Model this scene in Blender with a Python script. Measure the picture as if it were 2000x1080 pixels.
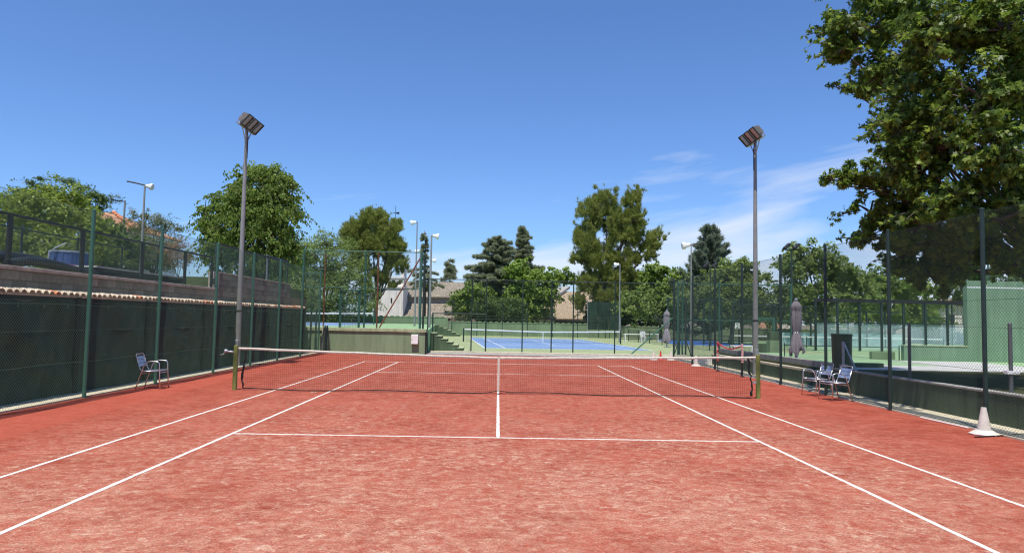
import bpy, math, random
import numpy as np
from mathutils import Vector, Matrix

for o in list(bpy.data.objects): bpy.data.objects.remove(o)
S = bpy.context.scene
COL = S.collection

# ------------------------------------------------------------------ camera
CAMP = np.array([-0.031, -17.579, 1.845]); YAW, PITCH, ROLL, FPX = 0.01816, 0.06031, 0.01879, 1384.3
_f = np.array([math.sin(YAW)*math.cos(PITCH), math.cos(YAW)*math.cos(PITCH), math.sin(PITCH)])
_r = np.array([math.cos(YAW), -math.sin(YAW), 0.0]); _u = np.cross(_r, _f)
CR = _r*math.cos(ROLL) + _u*math.sin(ROLL); CU = -_r*math.sin(ROLL) + _u*math.cos(ROLL)
cam = bpy.data.cameras.new('Camera'); camo = bpy.data.objects.new('Camera', cam); COL.objects.link(camo)
m = Matrix(((CR[0], CU[0], -_f[0], CAMP[0]), (CR[1], CU[1], -_f[1], CAMP[1]), (CR[2], CU[2], -_f[2], CAMP[2]), (0, 0, 0, 1)))
camo.matrix_world = m
cam.sensor_width = 36; cam.lens = FPX/2000*36; cam.clip_start = 0.05; cam.clip_end = 3000
S.camera = camo
S.render.resolution_x = 1024; S.render.resolution_y = 552

def W(px, py, Y):
    """survey helper: the place at distance-line Y seen at a photo measurement"""
    d = _f + CR*(px-1000)/FPX + CU*(540-py)/FPX
    t = (Y-CAMP[1])/d[1]
    return CAMP + t*d
def mpp(Y): return (Y-CAMP[1])/FPX      # metres per photo pixel at Y

# ------------------------------------------------------------------ world, sun, exposure
SUN = Vector((-0.10, -0.36, 1.0)).normalized()
wd = bpy.data.worlds.new('World'); S.world = wd; wd.use_nodes = True
nt = wd.node_tree; nt.nodes.clear()
N = lambda t: nt.nodes.new(t)
out = N('ShaderNodeOutputWorld'); bg = N('ShaderNodeBackground'); sky = N('ShaderNodeTexSky')
sky.sky_type = 'NISHITA'; sky.sun_disc = False
sky.sun_elevation = math.asin(SUN.z); sky.sun_rotation = math.atan2(SUN.x, SUN.y)
sky.altitude = 600; sky.air_density = 1.0; sky.dust_density = 0.6; sky.ozone_density = 2.5
bg.inputs[1].default_value = 0.125
tc = N('ShaderNodeTexCoord'); sep = N('ShaderNodeSeparateXYZ'); nt.links.new(tc.outputs['Generated'], sep.inputs[0])
def wm(op, a, b=None, c=None):
    n = N('ShaderNodeMath'); n.operation = op
    for i, v in enumerate((a, b, c)):
        if v is None: continue
        if isinstance(v, (int, float)): n.inputs[i].default_value = v
        else: nt.links.new(v, n.inputs[i])
    return n.outputs[0]
az = wm('ARCTAN2', sep.outputs[0], sep.outputs[1]); el = wm('ARCSINE', sep.outputs[2])
# thin cirrus streaks that climb gently to the right, thicker low over the horizon
elt = wm('SUBTRACT', el, wm('MULTIPLY', az, 0.16))
cv = N('ShaderNodeCombineXYZ'); nt.links.new(wm('MULTIPLY', az, 3.0), cv.inputs[0]); nt.links.new(wm('MULTIPLY', elt, 15.0), cv.inputs[1]); cv.inputs[2].default_value = 3.7
n1 = N('ShaderNodeTexNoise'); n1.inputs['Scale'].default_value = 1.25; n1.inputs['Detail'].default_value = 8; n1.inputs['Roughness'].default_value = 0.52; n1.inputs['Distortion'].default_value = 0.35
nt.links.new(cv.outputs[0], n1.inputs['Vector'])
low = N('ShaderNodeMapRange'); low.inputs[1].default_value = 0.30; low.inputs[2].default_value = 0.08; low.inputs[3].default_value = -0.20; low.inputs[4].default_value = 0.245
nt.links.new(el, low.inputs[0])
cm = N('ShaderNodeMapRange'); cm.inputs[1].default_value = 0.63; cm.inputs[2].default_value = 0.92; cm.inputs[3].default_value = 0.0; cm.inputs[4].default_value = 0.8
nt.links.new(wm('ADD', wm('ADD', n1.outputs[0], low.outputs[0]), wm('MULTIPLY', wm('SINE', wm('MULTIPLY', az, 3.0)), 0.12)), cm.inputs[0])
hsv = N('ShaderNodeHueSaturation'); hsv.inputs['Saturation'].default_value = 1.0; hsv.inputs['Hue'].default_value = 0.5
nt.links.new(sky.outputs[0], hsv.inputs['Color'])
mix = N('ShaderNodeMix'); mix.data_type = 'RGBA'
tint = N('ShaderNodeMix'); tint.data_type = 'RGBA'; tint.blend_type = 'MULTIPLY'; tint.inputs[0].default_value = 1.0
nt.links.new(hsv.outputs[0], tint.inputs[6]); tint.inputs[7].default_value = (.53, .70, .96, 1)
nt.links.new(cm.outputs[0], mix.inputs[0]); nt.links.new(tint.outputs[2], mix.inputs[6]); mix.inputs[7].default_value = (4.6, 5.0, 5.7, 1)
nt.links.new(mix.outputs[2], bg.inputs[0]); nt.links.new(bg.outputs[0], out.inputs[0])

sl = bpy.data.lights.new('sun', 'SUN'); so = bpy.data.objects.new('sun', sl); COL.objects.link(so)
sl.energy = 4.0; sl.angle = math.radians(0.53); sl.color = (1.0, 0.955, 0.88)
so.rotation_euler = SUN.to_track_quat('Z', 'Y').to_euler(); so.location = (0, -20, 40)
vs = S.view_settings; vs.view_transform = 'Standard'; vs.look = 'None'; vs.exposure = 0.5; vs.gamma = 1.0; vs.use_curve_mapping = False
S.render.engine = 'CYCLES'; S.cycles.filter_width = 1.15

# ------------------------------------------------------------------ materials
MATS = {}
def _nodes(name):
    mt = bpy.data.materials.new(name); mt.use_nodes = True
    t = mt.node_tree; b = t.nodes['Principled BSDF']; MATS[name] = mt
    return mt, t, b
def mat(name, col, rough=.75, metal=0.0, var=.18, scale=4.0, bump=0.0, bscale=60.0, spec=.35, col2=None, island=False, stretch=None, lo=.3, hi=.7, stain=0.):
    mt, t, b = _nodes(name)
    tcn = t.nodes.new('ShaderNodeTexCoord'); no = t.nodes.new('ShaderNodeTexNoise')
    no.inputs['Scale'].default_value = scale; no.inputs['Detail'].default_value = 6; no.inputs['Roughness'].default_value = .6
    vec = tcn.outputs['Object']
    if stretch:
        mp = t.nodes.new('ShaderNodeMapping'); mp.inputs['Scale'].default_value = stretch
        t.links.new(vec, mp.inputs[0]); vec = mp.outputs[0]
    t.links.new(vec, no.inputs['Vector'])
    rp = t.nodes.new('ShaderNodeValToRGB'); rp.color_ramp.elements[0].position = lo; rp.color_ramp.elements[1].position = hi
    c1 = tuple(max(0, c*(1-var)) for c in col)+(1,); c2 = (tuple(col2)+(1,)) if col2 else tuple(min(1, c*(1+var)) for c in col)+(1,)
    rp.color_ramp.elements[0].color = c1; rp.color_ramp.elements[1].color = c2
    t.links.new(no.outputs[0], rp.inputs[0]); colout = rp.outputs[0]
    if stain:
        mp2 = t.nodes.new('ShaderNodeMapping'); mp2.inputs['Scale'].default_value = (2.6, 2.6, .22); t.links.new(tcn.outputs['Object'], mp2.inputs[0])
        n3 = t.nodes.new('ShaderNodeTexNoise'); n3.inputs['Scale'].default_value = 1.6; n3.inputs['Detail'].default_value = 7; n3.inputs['Roughness'].default_value = .7; t.links.new(mp2.outputs[0], n3.inputs['Vector'])
        mr3 = t.nodes.new('ShaderNodeMapRange'); mr3.inputs[1].default_value = .40; mr3.inputs[2].default_value = .66; mr3.inputs[3].default_value = 1.12; mr3.inputs[4].default_value = 1-stain; t.links.new(n3.outputs[0], mr3.inputs[0])
        hs3 = t.nodes.new('ShaderNodeHueSaturation'); t.links.new(mr3.outputs[0], hs3.inputs['Value']); t.links.new(colout, hs3.inputs['Color']); colout = hs3.outputs[0]
    if island:
        oi = t.nodes.new('ShaderNodeObjectInfo'); hs = t.nodes.new('ShaderNodeHueSaturation')
        mr = t.nodes.new('ShaderNodeMapRange'); mr.inputs[3].default_value = .72; mr.inputs[4].default_value = 1.25
        t.links.new(oi.outputs['Random'], mr.inputs[0]); t.links.new(mr.outputs[0], hs.inputs['Value']); t.links.new(colout, hs.inputs['Color']); colout = hs.outputs[0]
    t.links.new(colout, b.inputs['Base Color'])
    b.inputs['Roughness'].default_value = rough; b.inputs['Metallic'].default_value = metal; b.inputs['Specular IOR Level'].default_value = spec
    if bump:
        n2 = t.nodes.new('ShaderNodeTexNoise'); n2.inputs['Scale'].default_value = bscale; n2.inputs['Detail'].default_value = 5
        t.links.new(tcn.outputs['Object'], n2.inputs['Vector'])
        bp = t.nodes.new('ShaderNodeBump'); bp.inputs['Strength'].default_value = bump; bp.inputs['Distance'].default_value = .02
        t.links.new(n2.outputs[0], bp.inputs['Height']); t.links.new(bp.outputs[0], b.inputs['Normal'])
    return mt
def leafmat(name, c_dark, c_mid, c_light, trans=.35, rough=.5, spec=.3):
    mt, t, b = _nodes(name)
    g = t.nodes.new('ShaderNodeNewGeometry'); rp = t.nodes.new('ShaderNodeValToRGB')
    e = rp.color_ramp.elements; e[0].position = 0; e[0].color = c_dark+(1,); e[1].position = 1; e[1].color = c_light+(1,)
    k = e.new(.5); k.color = c_mid+(1,)
    t.links.new(g.outputs['Random Per Island'], rp.inputs[0])
    t.links.new(rp.outputs[0], b.inputs['Base Color']); b.inputs['Roughness'].default_value = rough; b.inputs['Specular IOR Level'].default_value = spec
    tr = t.nodes.new('ShaderNodeBsdfTranslucent'); hs = t.nodes.new('ShaderNodeHueSaturation'); hs.inputs['Value'].default_value = 1.5; hs.inputs['Hue'].default_value = .503
    t.links.new(rp.outputs[0], hs.inputs['Color']); t.links.new(hs.outputs[0], tr.inputs[0])
    mx = t.nodes.new('ShaderNodeMixShader'); mx.inputs[0].default_value = trans
    o = t.nodes['Material Output']; t.links.new(b.outputs[0], mx.inputs[1]); t.links.new(tr.outputs[0], mx.inputs[2]); t.links.new(mx.outputs[0], o.inputs[0])
    return mt

def court_material():
    mt, t, b = _nodes('red_carpet')
    L = t.links.new
    tcn = t.nodes.new('ShaderNodeTexCoord'); V = tcn.outputs['Object']
    def noise(scale, detail=4, rough=.55, stretch=None, dist=0):
        n = t.nodes.new('ShaderNodeTexNoise'); n.inputs['Scale'].default_value = scale; n.inputs['Detail'].default_value = detail; n.inputs['Roughness'].default_value = rough; n.inputs['Distortion'].default_value = dist
        v = V
        if stretch:
            mp = t.nodes.new('ShaderNodeMapping'); mp.inputs['Scale'].default_value = stretch; L(V, mp.inputs[0]); v = mp.outputs[0]
        L(v, n.inputs['Vector']); return n.outputs[0]
    def rng(x, a, bb, c=0., d=1., smooth=False):
        r = t.nodes.new('ShaderNodeMapRange'); r.inputs[1].default_value = a; r.inputs[2].default_value = bb; r.inputs[3].default_value = c; r.inputs[4].default_value = d
        if smooth: r.interpolation_type = 'SMOOTHSTEP'
        L(x, r.inputs[0]); return r.outputs[0]
    def mth(op, a, bb):
        n = t.nodes.new('ShaderNodeMath'); n.operation = op
        for i, v in enumerate((a, bb)):
            if isinstance(v, (int, float)): n.inputs[i].default_value = v
            else: L(v, n.inputs[i])
        return n.outputs[0]
    def mixc(f, a, bb):
        n = t.nodes.new('ShaderNodeMix'); n.data_type = 'RGBA'; L(f, n.inputs[0])
        for i, v in ((6, a), (7, bb)):
            if isinstance(v, tuple): n.inputs[i].default_value = v+(1,)
            else: L(v, n.inputs[i])
        return n.outputs[2]
    sp = t.nodes.new('ShaderNodeSeparateXYZ'); L(V, sp.inputs[0]); X, Y = sp.outputs[0], sp.outputs[1]
    blot = rng(noise(1.1, 7, .62, None, .3), .36, .64)
    red = mixc(blot, (.272, .045, .0235), (.378, .080, .0475))
    strk = rng(noise(4.2, 6, .68, (0.6, 1.5, 1)), .47, .64)
    red = mixc(mth('MULTIPLY', strk, .55), red, (.455, .133, .088))
    # sand brushed into the pile: thick behind the baseline, thin round the net and outside the tramlines
    ysand = rng(mth('MULTIPLY', Y, -1.0), -2.0, 9.5, .14, 1.0, True)
    xs = rng(mth('ABSOLUTE', X, 0), 8.0, 4.2, .10, 1.0, True)
    big = rng(noise(.42, 4, .6), .32, .66)
    dens = mth('MULTIPLY', mth('ADD', mth('MULTIPLY', ysand, .8), .22), mth('MULTIPLY', xs, mth('ADD', mth('MULTIPLY', big, .7), .45)))
    haze = mth('MULTIPLY', dens, rng(noise(3.4, 7, .72), .36, .64, .12, 1.0))
    near = rng(mth('MULTIPLY', Y, -1.0), 7.0, 12.0, .0, .52, True)
    c = mixc(mth('MULTIPLY', haze, mth('ADD', near, .34)), red, (.49, .225, .145))
    # multi-scale dusty mottling of sand lying on the pile
    mot = rng(noise(7.5, 9, .80, (.9, 1.0, 1), .45), .475, .625, 0, 1)
    c = mixc(mth('MULTIPLY', mot, rng(dens, 0, .9, .10, .92)), c, (.53, .285, .188))
    fl = noise(6.2, 6, .66, (.9, 1.0, 1), .9); thr = rng(dens, 0, 1, .68, .555)
    fleck = rng(mth('SUBTRACT', fl, thr), 0.0, .09, 0, 1, True)
    fl2 = rng(mth('SUBTRACT', noise(20.0, 6, .72, (.85, 1.0, 1), .5), rng(dens, 0, 1, .66, .55)), 0, .10, 0, .8, True)
    spk = rng(noise(70, 4, .7), .36, .64, .3, 1.0)
    c = mixc(mth('MULTIPLY', mth('MAXIMUM', fleck, fl2), mth('MULTIPLY', spk, .85)), c, (.63, .445, .310))
    pile = rng(noise(58, 5, .8), .34, .66, .52, 1.42)
    pile = mth('MULTIPLY', pile, rng(noise(23, 5, .75), .34, .66, .80, 1.17))
    hp = t.nodes.new('ShaderNodeHueSaturation'); L(c, hp.inputs['Color']); L(pile, hp.inputs['Value']); c = hp.outputs[0]
    # scuffed, sandless darker red patches
    dk = rng(noise(5.0, 8, .78, (.8, 1.0, 1), .4), .56, .66, 0, .55, True)
    c = mixc(dk, c, (.26, .042, .027))
    drag = rng(noise(1.0, 4, .6, (6.0, .22, 1), .2), .58, .72, 0, .10, True)
    c = mixc(mth('MULTIPLY', drag, xs), c, (.58, .30, .23))
    # separate smoother strip of carpet along the left run-off, seam just outside the play area
    seam = rng(mth('ADD', X, mth('MULTIPLY', Y, .055)), -7.50, -7.47, .55, 0.)
    c = mixc(seam, c, mixc(rng(noise(5, 5), .3, .7), (.37, .072, .042), (.44, .102, .066)))
    grain = rng(noise(420, 2, .6), .25, .75, .72, 1.2)
    hs = t.nodes.new('ShaderNodeHueSaturation'); L(c, hs.inputs['Color']); L(grain, hs.inputs['Value'])
    L(hs.outputs[0], b.inputs['Base Color']); b.inputs['Roughness'].default_value = .95; b.inputs['Specular IOR Level'].default_value = .12
    bp = t.nodes.new('ShaderNodeBump'); bp.inputs['Strength'].default_value = .55; bp.inputs['Distance'].default_value = .012
    L(mth('ADD', mth('MULTIPLY', noise(230, 3), .6), mth('MULTIPLY', noise(14, 5), 1.2)), bp.inputs['Height']); L(bp.outputs[0], b.inputs['Normal'])
    return mt
court_material()

mat('line_white', (.58, .40, .30), .9, var=.10, scale=15, bump=.4, bscale=140, col2=(.72, .69, .60), lo=.31, hi=.48)
mat('line_far', (.74, .76, .74), .9, var=.05)
mat('concrete_cream', (.56, .50, .36), .92, var=.22, scale=7, bump=.5, bscale=50)
mat('concrete_grey', (.33, .31, .28), .92, var=.22, scale=5, bump=.5, bscale=40, stain=.28)
mat('concrete_pale', (.50, .49, .45), .9, var=.12, scale=3, bump=.3)
mat('block_brown', (.245, .235, .175), .95, var=.22, scale=6, bump=.8, bscale=35, island=True)
mat('mortar', (.16, .14, .12), .98, var=.15)
mat('coping', (.48, .42, .33), .9, var=.15, scale=6, bump=.4, stain=.28)
mat('tile_clay', (.60, .50, .36), .85, var=.22, scale=8, col2=(.74, .62, .46), bump=.4, island=True)
mat('tile_orange', (.58, .22, .10), .85, var=.25, scale=8, bump=.3, island=True)
mat('screen', (.020, .042, .028), .65, var=.5, scale=1.6, spec=.25, bump=.5, bscale=18, stretch=(1, 1.5, .6))
mat('screen_dark', (.012, .016, .016), .8, var=.2)
mat('green_wall', (.195, .27, .15), .88, var=.14, scale=1.1, bump=.25, bscale=30, stretch=(1, 1, .35), stain=.13)
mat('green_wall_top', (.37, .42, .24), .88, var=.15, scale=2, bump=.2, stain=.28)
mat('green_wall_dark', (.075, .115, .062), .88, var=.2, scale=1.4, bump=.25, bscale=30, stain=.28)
mat('green_wall_right', (.075, .100, .058), .9, var=.22, scale=1.3, bump=.4, bscale=25, stain=.28)  # green lowered so the colour holds the tree shade on the low wall
mat('green_board', (.185, .29, .18), .85, var=.10, scale=.8, bump=.2, bscale=20, stain=.15)
mat('green_floor', (.31, .36, .18), .9, var=.10, scale=.5, bump=.1)
mat('green_floor_bright', (.26, .40, .20), .9, var=.10, scale=.6)
mat('blue_floor', (.175, .275, .45), .85, var=.08, scale=.4)
mat('blue_deep', (.045, .16, .56), .85, var=.08, scale=.4)
mat('post_green', (.035, .125, .085), .45, var=.15, scale=6, spec=.5)
mat('post_dark', (.016, .035, .028), .5, var=.2, scale=6, spec=.45)
mat('wire_green', (.060, .135, .085), .5, var=.1, spec=.5)
mat('wire_dark', (.020, .045, .034), .55, var=.1, spec=.4)
mat('wire_grey', (.10, .105, .10), .5, var=.1, spec=.4)
mat('black_metal', (.018, .019, .020), .55, var=.2, scale=5)
mat('rust', (.20, .085, .040), .85, var=.35, scale=9, bump=.3)
mat('mast_grey', (.25, .25, .235), .6, metal=.0, var=.15, scale=2.2, spec=.45, bump=.1)
mat('galv', (.40, .42, .44), .45, metal=.5, var=.12, scale=6)
mat('lamp_housing', (.15, .135, .115), .6, metal=.2, var=.3, scale=9)
mat('lamp_lens', (.20, .18, .11), .22, metal=0, var=.35, scale=5, spec=.6)
mat('lamp_lens_rust', (.34, .15, .085), .3, var=.3, scale=5, spec=.6)
mat('lamp_white', (.78, .77, .72), .5, var=.08)
mat('alu', (.62, .60, .58), .28, metal=.85, var=.1, scale=6, spec=.5)
mat('alu_leg', (.45, .36, .32), .35, metal=.7, var=.2, scale=8)
mat('slat_metal', (.50, .52, .58), .3, metal=.75, var=.1, scale=6)
mat('net_black', (.012, .011, .012), .8, var=.2)
mat('net_tape', (.60, .55, .44), .9, var=.18, scale=14, bump=.3)
mat('post_moss', (.115, .165, .035), .7, var=.55, scale=7, col2=(.27, .30, .08), bump=.4, stretch=(1, 1, .25))
mat('cone_white', (.62, .575, .49), .7, var=.14, scale=7, bump=.15)
mat('cone_red', (.62, .05, .03), .6, var=.12)
mat('umbrella_cloth', (.235, .205, .225), .9, var=.15, scale=5, bump=.4)
mat('white_paint', (.84, .83, .78), .7, var=.06)
mat('white_wall', (.86, .83, .75), .9, var=.06, scale=1, stain=.28)
mat('grey_wall', (.36, .34, .31), .9, var=.1)
mat('brown_wall', (.11, .075, .055), .9, var=.2)
mat('bin_green', (.022, .045, .026), .5, var=.35, scale=5, col2=(.06, .10, .045), stretch=(1, 1, .2))
mat('blue_tank', (.05, .095, .24), .6, var=.15, scale=5, stretch=(4, 4, .3))
mat('hose_black', (.012, .013, .015), .45, var=.2, spec=.5)
mat('red_tape', (.48, .06, .06), .6, var=.3, scale=20)
mat('pink_tape', (.62, .36, .32), .7, var=.2, scale=20)
mat('shaded_soil', (.050, .052, .022), 1.0, spec=.05, var=.35, scale=1.2, bump=.5, bscale=12)  # soil colour, darkened to carry the shade under the plane tree
mat('earth', (.20, .165, .11), .95, var=.3, scale=.6, bump=.4, bscale=8)
mat('grass_ground', (.10, .13, .05), .95, var=.35, scale=.8, bump=.5, bscale=10)
mat('bark', (.105, .082, .062), .95, var=.3, scale=7, bump=.9, bscale=22)
mat('bark_pale', (.22, .20, .16), .92, var=.35, scale=3, bump=.5, bscale=14)
mat('sign_ink', (.05, .16, .09), .7, var=.05)
mat('window_dark', (.03, .032, .035), .25, var=.2)
mat('stick_black', (.015, .015, .016), .5, var=.1)
mat('litter', (.60, .52, .36), .8, var=.2)

def rooftile_mat(name, c1, c2, sx=2.2, sy=2.2):
    mt, t, b = _nodes(name); L = t.links.new
    tcn = t.nodes.new('ShaderNodeTexCoord')
    wv = t.nodes.new('ShaderNodeTexWave'); wv.bands_direction = 'X'; wv.inputs['Scale'].default_value = sx; wv.inputs['Distortion'].default_value = .8
    w2 = t.nodes.new('ShaderNodeTexWave'); w2.bands_direction = 'Y'; w2.inputs['Scale'].default_value = sy; w2.inputs['Distortion'].default_value = 1.2; w2.wave_profile = 'SAW'
    no = t.nodes.new('ShaderNodeTexNoise'); no.inputs['Scale'].default_value = 3.5; no.inputs['Detail'].default_value = 5
    for n in (wv, w2, no): L(tcn.outputs['Object'], n.inputs['Vector'])
    rp = t.nodes.new('ShaderNodeValToRGB'); rp.color_ramp.elements[0].position = .33; rp.color_ramp.elements[1].position = .68
    rp.color_ramp.elements[0].color = c1+(1,); rp.color_ramp.elements[1].color = c2+(1,)
    L(no.outputs[0], rp.inputs[0]); L(rp.outputs[0], b.inputs['Base Color']); b.inputs['Roughness'].default_value = .9
    ad = t.nodes.new('ShaderNodeMath'); ad.operation = 'ADD'; L(wv.outputs[1], ad.inputs[0]); L(w2.outputs[1], ad.inputs[1])
    bp = t.nodes.new('ShaderNodeBump'); bp.inputs['Strength'].default_value = .8; bp.inputs['Distance'].default_value = .09
    L(ad.outputs[0], bp.inputs['Height']); L(bp.outputs[0], b.inputs['Normal'])
rooftile_mat('roof_grey', (.20, .165, .125), (.42, .36, .27), 1.3, 1.1)
rooftile_mat('roof_brown', (.36, .26, .17), (.50, .40, .28), 1.3, 1.1)
rooftile_mat('roof_orange', (.42, .19, .10), (.58, .33, .20), 1.6, 1.2)

leafmat('leaf_plane', (0.05, 0.09, 0.013), (0.11, 0.175, 0.024), (0.27, 0.34, 0.05), 0.46, .45, .35)
leafmat('leaf_yellow', (0.12, 0.17, 0.022), (0.2, 0.26, 0.036), (0.3, 0.36, 0.06), .38)
leafmat('leaf_dark', (0.055, 0.095, 0.026), (0.09, 0.145, 0.038), (0.15, 0.21, 0.055), 0.38)
leafmat('leaf_mid', (0.1, 0.165, 0.026), (0.17, 0.25, 0.04), (0.28, 0.35, 0.07), 0.42)
leafmat('leaf_fine', (0.11, 0.16, 0.038), (0.19, 0.25, 0.062), (0.29, 0.35, 0.1), 0.42)
leafmat('leaf_locust', (0.09, 0.132, 0.048), (0.156, 0.186, 0.066), (0.276, 0.228, 0.102), .36)
leafmat('leaf_dry', (.22, .13, .08), (.32, .20, .12), (.40, .28, .18), .3)
leafmat('leaf_fig', (0.12, 0.19, 0.028), (0.19, 0.28, 0.042), (0.28, 0.37, 0.07), 0.42)
leafmat('needle_pine', (0.14, 0.175, 0.036), (0.25, 0.29, 0.062), (0.42, 0.43, 0.13), 0.32, .7, .15)
leafmat('needle_cedar', (0.16, 0.19, 0.11), (0.27, 0.3, 0.18), (0.38, 0.41, 0.25), .32, .7, .15)
leafmat('needle_blue', (0.12, 0.155, 0.1), (0.2, 0.24, 0.16), (0.3, 0.34, 0.24), .3, .7, .15)

# ------------------------------------------------------------------ mesh helpers
class MB:
    def __init__(s): s.v = []; s.f = []
    def add(s, vs, fs):
        n = len(s.v); s.v += [tuple(map(float, v)) for v in vs]; s.f += [tuple(i+n for i in f) for f in fs]; return s
    def box(s, x0, x1, y0, y1, z0, z1):
        return s.add([(x0,y0,z0),(x1,y0,z0),(x1,y1,z0),(x0,y1,z0),(x0,y0,z1),(x1,y0,z1),(x1,y1,z1),(x0,y1,z1)],
                     [(3,2,1,0),(4,5,6,7),(0,1,5,4),(1,2,6,5),(2,3,7,6),(3,0,4,7)])
    def bevbox(s, x0, x1, y0, y1, z0, z1, b):
        # box with chamfered edges (24 verts)
        V = []; xs = (x0, x1); ys = (y0, y1); zs = (z0, z1)
        for i in (0, 1):
            for j in (0, 1):
                for k in (0, 1):
                    sx, sy, sz = (b if i == 0 else -b), (b if j == 0 else -b), (b if k == 0 else -b)
                    V += [(xs[i], ys[j]+sy, zs[k]+sz), (xs[i]+sx, ys[j], zs[k]+sz), (xs[i]+sx, ys[j]+sy, zs[k])]
        I = lambda i, j, k, a: ((i*2+j)*2+k)*3+a
        F = []
        for i in (0, 1):
            q = [I(i,0,0,0), I(i,1,0,0), I(i,1,1,0), I(i,0,1,0)]; F.append(tuple(q if i else q[::-1]))
            q = [I(0,i,0,1), I(1,i,0,1), I(1,i,1,1), I(0,i,1,1)]; F.append(tuple(q[::-1] if i else q))
            q = [I(0,0,i,2), I(1,0,i,2), I(1,1,i,2), I(0,1,i,2)]; F.append(tuple(q if i else q[::-1]))
        for j in (0, 1):
            for k in (0, 1):
                F.append((I(0,j,k,1), I(1,j,k,1), I(1,j,k,2), I(0,j,k,2)))
                F.append((I(j,0,k,0), I(j,1,k,0), I(j,1,k,2), I(j,0,k,2)))
                F.append((I(j,k,0,0), I(j,k,1,0), I(j,k,1,1), I(j,k,0,1)))
        for i in (0, 1):
            for j in (0, 1):
                for k in (0, 1): F.append((I(i,j,k,0), I(i,j,k,1), I(i,j,k,2)))
        return s.add(V, F)
    def tube(s, pts, r, n=8, cap=True):
        P = [Vector(p) for p in pts]; R = r if isinstance(r, (list, tuple)) else [r]*len(P)
        base = len(s.v); prev = None
        for i, p in enumerate(P):
            d = (P[min(i+1, len(P)-1)]-P[max(i-1, 0)])
            d = d.normalized() if d.length > 1e-9 else Vector((0, 0, 1))
            if prev is None:
                a = Vector((0, 0, 1)) if abs(d.z) < .9 else Vector((1, 0, 0))
                u = d.cross(a).normalized()
            else:
                u = (prev - d*prev.dot(d)); u = u.normalized() if u.length > 1e-6 else d.orthogonal().normalized()
            prev = u; w = d.cross(u)
            for k in range(n):
                t = 2*math.pi*k/n; s.v.append(tuple(p + (u*math.cos(t)+w*math.sin(t))*R[i]))
        for i in range(len(P)-1):
            for k in range(n):
                a = base+i*n+k; b = base+i*n+(k+1) % n; s.f.append((a, b, b+n, a+n))
        if cap:
            s.f.append(tuple(base+k for k in range(n))[::-1]); s.f.append(tuple(base+(len(P)-1)*n+k for k in range(n)))
        return s
    def lathe(s, prof, n=16, c=(0, 0, 0)):
        base = len(s.v)
        for r, z in prof:
            for k in range(n):
                t = 2*math.pi*k/n; s.v.append((c[0]+r*math.cos(t), c[1]+r*math.sin(t), c[2]+z))
        for i in range(len(prof)-1):
            for k in range(n):
                a = base+i*n+k; b = base+i*n+(k+1) % n; s.f.append((a, b, b+n, a+n))
        s.f.append(tuple(base+k for k in range(n))[::-1]); s.f.append(tuple(base+(len(prof)-1)*n+k for k in range(n)))
        return s
    def mesh(s, name, smooth=False):
        me = bpy.data.meshes.new(name); me.from_pydata(s.v, [], s.f)
        if smooth: me.polygons.foreach_set('use_smooth', [True]*len(me.polygons))
        me.update(); return me
    def build(s, name, m, parent=None, smooth=False, loc=None, rz=0):
        return obj(name, s.mesh(name, smooth), m, parent, loc, rz)
def obj(name, me, m, parent=None, loc=None, rz=0):
    if m is not None and not me.materials: me.materials.append(MATS[m] if isinstance(m, str) else m)
    o = bpy.data.objects.new(name, me); COL.objects.link(o)
    if parent is not None: o.parent = parent
    if loc is not None: o.location = loc
    if rz: o.rotation_euler = (0, 0, rz)
    return o
def tag(o, label, cat, group=None):
    o['label'] = label; o['category'] = cat
    if group: o['group'] = group
    return o
def thing(name, label, cat, loc=(0, 0, 0), rz=0, group=None):
    o = bpy.data.objects.new(name, None); COL.objects.link(o); o.empty_display_size = .2
    o.location = loc; o.rotation_euler = (0, 0, rz); return tag(o, label, cat, group)
def struct(o): o['kind'] = 'structure'; return o
def copy_tree(o, parent=None):
    c = o.copy(); COL.objects.link(c); c.parent = parent
    for ch in o.children: copy_tree(ch, c)
    return c
def smoothpath(pts, r=.06, n=4):
    """polyline with rounded corners"""
    P = [Vector(p) for p in pts]; o = [P[0]]
    for i in range(1, len(P)-1):
        a, b, c = P[i-1], P[i], P[i+1]; rr = min(r, (a-b).length*.45, (c-b).length*.45)
        p0 = b+(a-b).normalized()*rr; p1 = b+(c-b).normalized()*rr
        for k in range(n+1):
            t = k/n; o.append(p0*(1-t)**2 + b*2*t*(1-t) + p1*t*t)
    o.append(P[-1]); return o

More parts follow.
